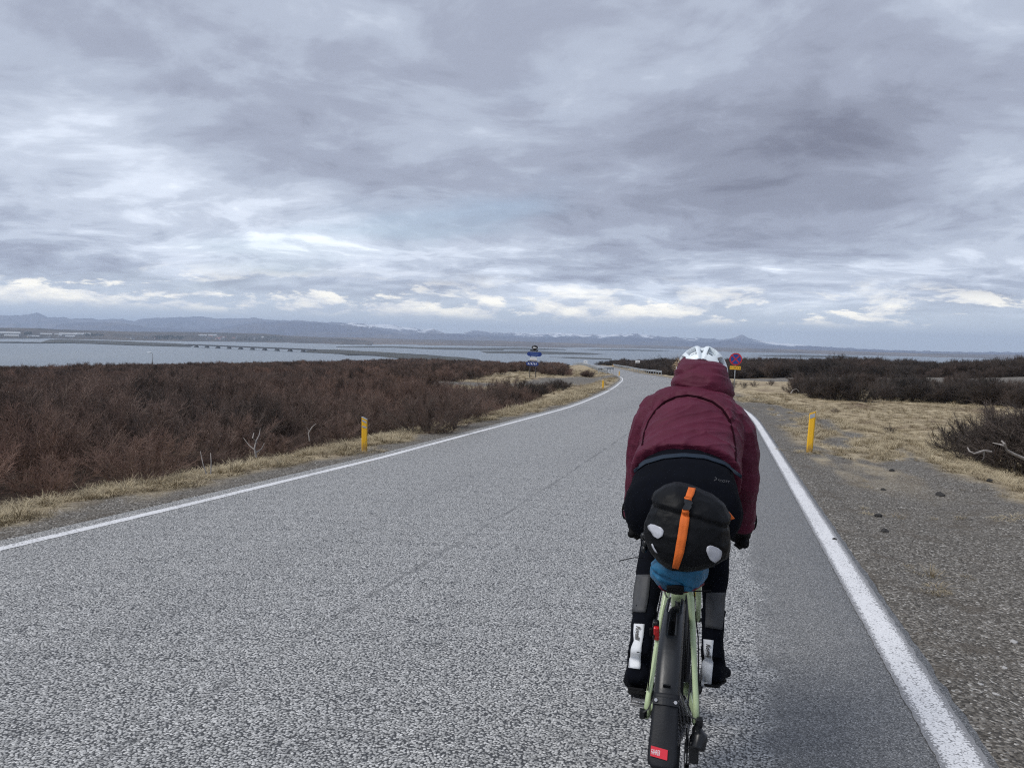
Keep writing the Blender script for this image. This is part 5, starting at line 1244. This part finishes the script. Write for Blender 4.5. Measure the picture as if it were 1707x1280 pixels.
# gloves: palm, four fingers wrapped round the drops, thumb on the inside
for s_ in (-1, 1):
    g = MB(); wr = np.array([s_ * .2215, .79, .842]); kb = np.array([s_ * .234, .862, .806]); bar = np.array([s_ * .229, .872, .804])
    g.tube([wr - np.array([0, .02, -.03]), wr, (wr + kb) / 2 + np.array([-s_ * .004, 0, .004]), kb + np.array([-s_ * .012, 0, -.01])], [.036, .036, .045, .034], 14, flat=(1., .85)); ell(g, kb + np.array([-s_ * .022, -.004, -.010]), (.050, .042, .040), 18, 14)
    GM = remesh(g, .004, 3); me_obj('glove', GM, RUB, PS, pp0)
    gp = PS.children[-1]
    fg = []
    for q in range(4):
        b0 = np.array([s_ * .240, .838 + q * .0195, .812 - .003 * q]); L = (.92, 1.05, 1.0, .8)[q]
        L *= 1.12; b0 = b0 + np.array([-s_ * .012, 0, 0]); pts = [b0, b0 + np.array([s_ * .012 * L, .004, -.018]), b0 + np.array([s_ * .014 * L, .006, -.045 * L]), b0 + np.array([-s_ * .010 * L, .006, -.060 * L]), b0 + np.array([-s_ * .026 * L, .004, -.050 * L])]
        pr(MB().tube(pts, [.0135, .0140, .0130, .0115, .008], 8), 'finger', RUB, gp, smooth=True)
    b0 = np.array([s_ * .208, .815, .812]); pr(MB().tube([b0, b0 + np.array([-s_ * .012, .025, -.012]), b0 + np.array([-s_ * .006, .055, -.028]), b0 + np.array([s_ * .006, .07, -.036])], [.013, .0125, .011, .008], 8), 'thumb', RUB, gp, smooth=True)
    lp = np.array([s_ * .264, .79, .868]); pr(MB().tube([lp + np.array([s_ * .013 * math.sin(w), 0, .036 * math.cos(w)]) for w in np.linspace(0, 2 * math.pi, 15)], .0045, 6, cap=False), 'glove_loop', RUB, gp)
# shoe covers over the feet and ankles
def shoe(an, heel, toe, sole, name='shoe_cover'):
    an, heel, toe = map(np.array, (an, heel, toe)); s_ = MB(); kn = KNL if an[0] < 0 else KNR
    up = (np.array(kn) - an); up /= np.linalg.norm(up)
    s_.tube([an + up * .13, an + up * .07, an + up * .01, an * .55 + heel * .45], [.047, .043, .041, .043], 16)
    fd = toe - heel; fl_ = np.linalg.norm(fd); fd /= fl_; upn = np.cross([1, 0, 0], fd)
    rings = []
    for u, w_, h_, l_ in ((0, .022, .026, .014), (.06, .034, .038, .012), (.2, .040, .046, .010), (.42, .042, .042, .004), (.66, .049, .032, 0), (.86, .044, .024, -.002), (.97, .026, .015, -.002), (1.0, .010, .007, -.002)):
        c = heel + fd * fl_ * u + upn * l_; rings.append([c + np.array([1, 0, 0]) * w_ * 1.17 * math.cos(q) + upn * h_ * 1.08 * (math.sin(q) if math.sin(q) > 0 else math.sin(q) * .75) for q in np.linspace(0, 2 * math.pi, 17)[:-1]])
    s_.loft(rings); s_.tube([an, heel + fd * .08 + upn * .02, heel + fd * .15 + upn * .01], [.042, .046, .036], 12)
    M = remesh(s_, .0055, 4, lambda c, n: .003 * fold(c, 22, 30, 34, 9) + .0022 * fold(c, 50, 50, 60, 1))
    o = me_obj(name, M, LYC, PS, pp0)
    so = MB(); rg = [[heel + fd * fl_ * u + np.array([1, 0, 0]) * w_ * q + upn * (-.030 + z) for q, z in ((-1, 0), (1, 0), (.9, -.010), (-.9, -.010))] for u, w_ in ((.04, .026), (.15, .032), (.4, .030), (.65, .040), (.85, .036), (.95, .02))]
    so.loft(rg); pr(so, 'sole', RUB, o, bevel=.003)
    return o
SHL = shoe(ANL, (-.127, .122, .415), (-.134, .335, .302), None); SHR = shoe(ANR, (.122, .440, .330), (.152, .685, .270), None)
hb_ = MB(); hb_.tube([P(1048, 1127, .10), P(1060, 1124, .09), P(1070, 1128, .10)], [.004, .007, .004], 6)
TL, TRr = bv(SHL), bv(SHR)
for tr_, l_, r_, tp_, sh_ in ((TL, [(1058, 1040), (1057, 1055), (1058, 1068), (1053, 1080), (1051, 1095), (1049, 1113)], [(1074, 1041), (1073, 1056), (1071, 1068), (1069, 1080), (1068, 1097), (1067, 1115)], (1064, 1056), SHL), (TRr, [(1174, 1065), (1174, 1080), (1175, 1095), (1172, 1105), (1170, 1125), (1168, 1143)], [(1189, 1067), (1188, 1082), (1187, 1096), (1189, 1105), (1187, 1125), (1185, 1146)], (1181, 1084), SHR)):
    pt_ = patch(tr_, l_, r_, 18, 6, .003)
    if pt_:
        pn = solid(pr(pt_, 'white_panel', WHF, sh_, smooth=True), .003)
        q = hit(tr_, tp_[0], tp_[1], .0085)
        if q is not None:
            d_ = (hitn(tr_, *tp_) + hitn(tr_, tp_[0], tp_[1] - 7) + hitn(tr_, tp_[0], tp_[1] + 7)).normalized(); x_ = Vector((.10 if q[0] < 0 else .14, -.5, -1)).normalized(); x_ = (x_ - d_ * x_.dot(d_)).normalized(); y_ = d_.cross(x_)
            tt_ = text('lettering', 'Rogelli', .026, BLK, sh_, (0, 0, 0), shear=.4, depth=.0004, sx=1, bold=.0006); tt_.rotation_euler = (0, 0, 0)
            tt_.matrix_local = Matrix.Translation(Vector(q - pp0)) @ Matrix((x_, y_, d_)).transposed().to_4x4() @ Matrix.Diagonal((.72, .9, 1, 1))
BLT = bv(BO, SHL, SHR)
# grey leg-warmer panels, printed mark on the shorts
for l_, r_ in (([(1062, 958), (1057, 975), (1055, 995), (1054, 1020)], [(1085, 958), (1083, 975), (1081, 995), (1076, 1021)]), ([(1178, 987), (1177, 1005), (1177, 1025), (1176, 1045)], [(1208, 987), (1207, 1005), (1206, 1025), (1203, 1049)])):
    pt_ = patch(BLT, l_, r_, 12, 6, .0025)
    if pt_: solid(pr(pt_, 'leg_panel', LEGW, smooth=True), .002)
q = hit(BT, 1203, 803, .004)
if q is not None:
    tt_ = text('shorts_mark', 'SCOTT', .0105, LOGO, PS, (0, 0, 0), shear=.2, depth=.0004); tt_.matrix_local = Matrix.Translation(Vector(q - pp0) + Vector((.004, 0, 0))) @ Matrix.Rotation(R(78), 4, 'X') @ Matrix.Rotation(R(-5), 4, 'Z') @ Matrix.Diagonal((1.15, 1, 1, 1)); tt_.rotation_mode = 'XYZ'
    q2 = hit(BT, 1192, 801, .004); mk = MB()
    for s_ in (1, -1): mk.tube([q2 + np.array([s_ * .004 * math.sin(w), 0, s_ * (.0035 + .004 * math.cos(w))]) for w in np.linspace(-.6, 3.4, 8)], .0011, 5)
    pr(mk, 'shorts_emblem', LOGO)

# ================================================================== seat bag
bp = np.array([.02, .0, .89])
BG = root('saddle_bag', bp, 'black roll top seat bag with an orange strap and two grey reflective patches', 'bag')
out = [(1094, 823), (1108, 812), (1125, 807), (1142, 810), (1160, 815), (1184, 826), (1204, 842), (1213, 860), (1216, 882), (1217, 905), (1213, 925), (1195, 936), (1172, 945), (1148, 948), (1120, 944), (1098, 932), (1082, 912), (1074, 888), (1075, 868), (1083, 846)]
ring0 = np.array([P(x, y, -.15) for x, y in out]); cen = ring0.mean(0)
def bring(s_, y, xs=0.): 
    r_ = cen + (ring0 - cen) * np.array([s_, 1, s_]); r_[:, 1] = y + (r_[:, 2] - cen[2]) * .22; r_[:, 2] -= .20 * max(0, y + .16); return list(r_)
bb_ = MB(); bb_.loft([bring(.25, -.252), bring(.55, -.243), bring(.80, -.222), bring(.95, -.188), bring(1.0, -.14), bring(1.0, -.05), bring(.93, .03), bring(.75, .10), bring(.45, .16)])
def bdisp(c, n):
    # the rolled top overlaps the body of the bag along a slanted line
    line = cen[2] + .052 - (c.x - cen[0]) * .20 - .9 * (c.x - cen[0]) ** 2
    d = .0065 * max(0, min(1, (c.z - line + .004) / .008)) - .004 * math.exp(-((c.z - line + .006) / .006) ** 2)
    d += .005 * fold(c, 9, 9, 12, 2) + .003 * max(0, 1 - 2 * abs(fold(c, 10, 14, 26, 6))) ** 2
    return d
BGM = remesh(bb_, .0055, 4, bdisp); BGO = me_obj('bag_body', BGM, BAGM, BG, bp); BGT = bv(BGO)
def gb(mb, name, mat, parent=BG, **k): return lb(mb, name, mat, parent, bp, **k)
solid(gb(patch(BGT, [(1147, 814), (1145, 820), (1142, 829)], [(1159, 816), (1157, 824), (1153, 832)], 8, 4, .004), 'strap', ORG, smooth=True), .0025)
solid(gb(patch(BGT, [(1137, 851), (1134, 865), (1130, 890), (1126, 915), (1121, 944)], [(1149, 853), (1149, 868), (1145, 895), (1140, 922), (1131, 946)], 20, 4, .004), 'strap', ORG, smooth=True), .0025)
solid(gb(patch(BGT, [(1140, 831), (1141, 834)], [(1152, 833), (1152, 836)], 3, 3, .007), 'strap_loop', ORG, smooth=True), .004); solid(gb(patch(BGT, [(1137, 849), (1137, 853)], [(1148, 851), (1148, 855)], 3, 3, .007), 'strap_loop', ORG, smooth=True), .004)
bkp = patch(BGT, [(1141, 835), (1139, 839), (1141, 842), (1139, 845), (1137, 850)], [(1152, 837), (1154, 841), (1151, 844), (1152, 848), (1149, 852)], 10, 5, .008)
solid(gb(bkp, 'buckle', PLA, smooth=False), .007)
for l_, r_ in (([(1086, 874), (1081, 877), (1082, 882), (1087, 887), (1090, 893), (1097, 897)], [(1092, 875), (1103, 879), (1107, 885), (1106, 889), (1105, 893), (1098, 897.5)]), ([(1183, 908.5), (1178, 911), (1177, 918), (1180, 925), (1183, 932), (1190, 936)], [(1187, 909), (1197, 913), (1202, 918), (1202, 924), (1200, 930), (1191, 936.5)])):
    solid(gb(patch(BGT, l_, r_, 12, 6, .003), 'reflective_patch', PAT, smooth=True), .002)
solid(gb(patch(BGT, [(1087, 907), (1090, 914), (1094, 920)], [(1088.5, 906), (1092, 913), (1097, 921)], 6, 3, .003), 'pale_piping', PAT, smooth=True), .002)
tg = P(1218, 859, -.08); gb(MB().prism([(-.006, .012), (.012, -.008), (.0, -.014), (-.008, -.004)], -.003, .003, c=tg), 'strap_end', ORG); tg = P(1128, 808, -.07); gb(MB().box(tg, (.010, .004, .005)), 'strap_end', ORG)
gb(MB().tube([P(1072, 929.5, -.05), P(1058, 929, -.08), P(1044, 932, -.1), P(1032, 935, -.1)], .0016, 5), 'loose_cord', RUB)
for i, (px, py) in enumerate([(1073, 893), (1076, 905), (1074, 915)]): ell_ = MB(); ell(ell_, P(px, py, -.1), (.010, .012, .012)); gb(ell_, 'side_buckle', PLA, smooth=True)

# ================================================================== blue bundle under the bag
up_ = np.array([.005, .02, .775])
BU = root('stuff_sack', up_, 'crumpled blue nylon bundle strapped under the black seat bag', 'stuff sack')
outb = [(1086, 938), (1100, 928), (1130, 926), (1160, 930), (1176, 936), (1179, 955), (1174, 970), (1160, 980), (1145, 986), (1126, 986), (1108, 981), (1095, 972), (1085, 957)]
rb0 = np.array([P(x, y, -.03) for x, y in outb]); cb = rb0.mean(0)
def brg(s_, y): r_ = cb + (rb0 - cb) * s_; r_[:, 1] = y - (r_[:, 2] - cb[2]) * .5; return list(r_)
b2_ = MB(); b2_.loft([brg(.3, -.115), brg(.65, -.105), brg(.9, -.08), brg(1, -.04), brg(1, .03), brg(.85, .10), brg(.5, .15)])
BUM = remesh(b2_, .005, 4, lambda c, n: .010 * max(0, 1 - 1.8 * abs(fold(c, 14, 9, 20, 4.4))) ** 1.5 - .004 + .004 * fold(c, 40, 30, 40, 1) - .010 * math.exp(-((c.z - cb[2] + .01 + .35 * (c.x - .01)) / .006) ** 2) * (1 if c.x < .05 else 0))
BUO = me_obj('sack_body', BUM, BLUF, BU, up_); BUT = bv(BUO)
def ub(mb, name, mat, **k): return lb(mb, name, mat, BU, up_, **k)
p_ = patch(BUT, [(1111, 974), (1112, 985)], [(1139, 975), (1140, 986)], 6, 5, .006)
if p_: solid(ub(p_, 'strap', RUB, smooth=True), .008)
for pl in ([(1099, 975), (1104, 981), (1112, 985)], [(1140, 986), (1158, 981), (1172, 972)]):
    Q = [hit(BUT, *q, .002) for q in pl]; Q = [q if q is not None else P(*pl[i], -.05) for i, q in enumerate(Q)]
    ub(MB().tube(Q, .0035, 6), 'piping', MRD, smooth=True)
ub(MB().tube([P(1108, 984, -.04), P(1109, 990, -.02), P(1112, 995, .02)], .003, 6), 'hook', MET); ub(MB().tube([P(1139, 985, -.05), P(1165, 985, -.02), P(1185, 984, .02)], .0022, 6), 'cord', RUB)
HAZE = 8.5e-5
# ------------------------------------------------------------------ haze over the fjord
m = bpy.data.materials.new('air'); m.use_nodes = True; t = m.node_tree; t.nodes.clear()
pv = nd(t, 'ShaderNodeVolumePrincipled', {'Color': (.70, .82, 1., 1), 'Density': HAZE, 'Anisotropy': .25})
t.links.new(pv.outputs[0], nd(t, 'ShaderNodeOutputMaterial').inputs['Volume'])
o = MB().box((0, (HY0 + HY1) / 2, (-61 + 330) / 2), (2 * HX, HY1 - HY0, 391)).build('haze', m)
tag(o, kind='stuff')
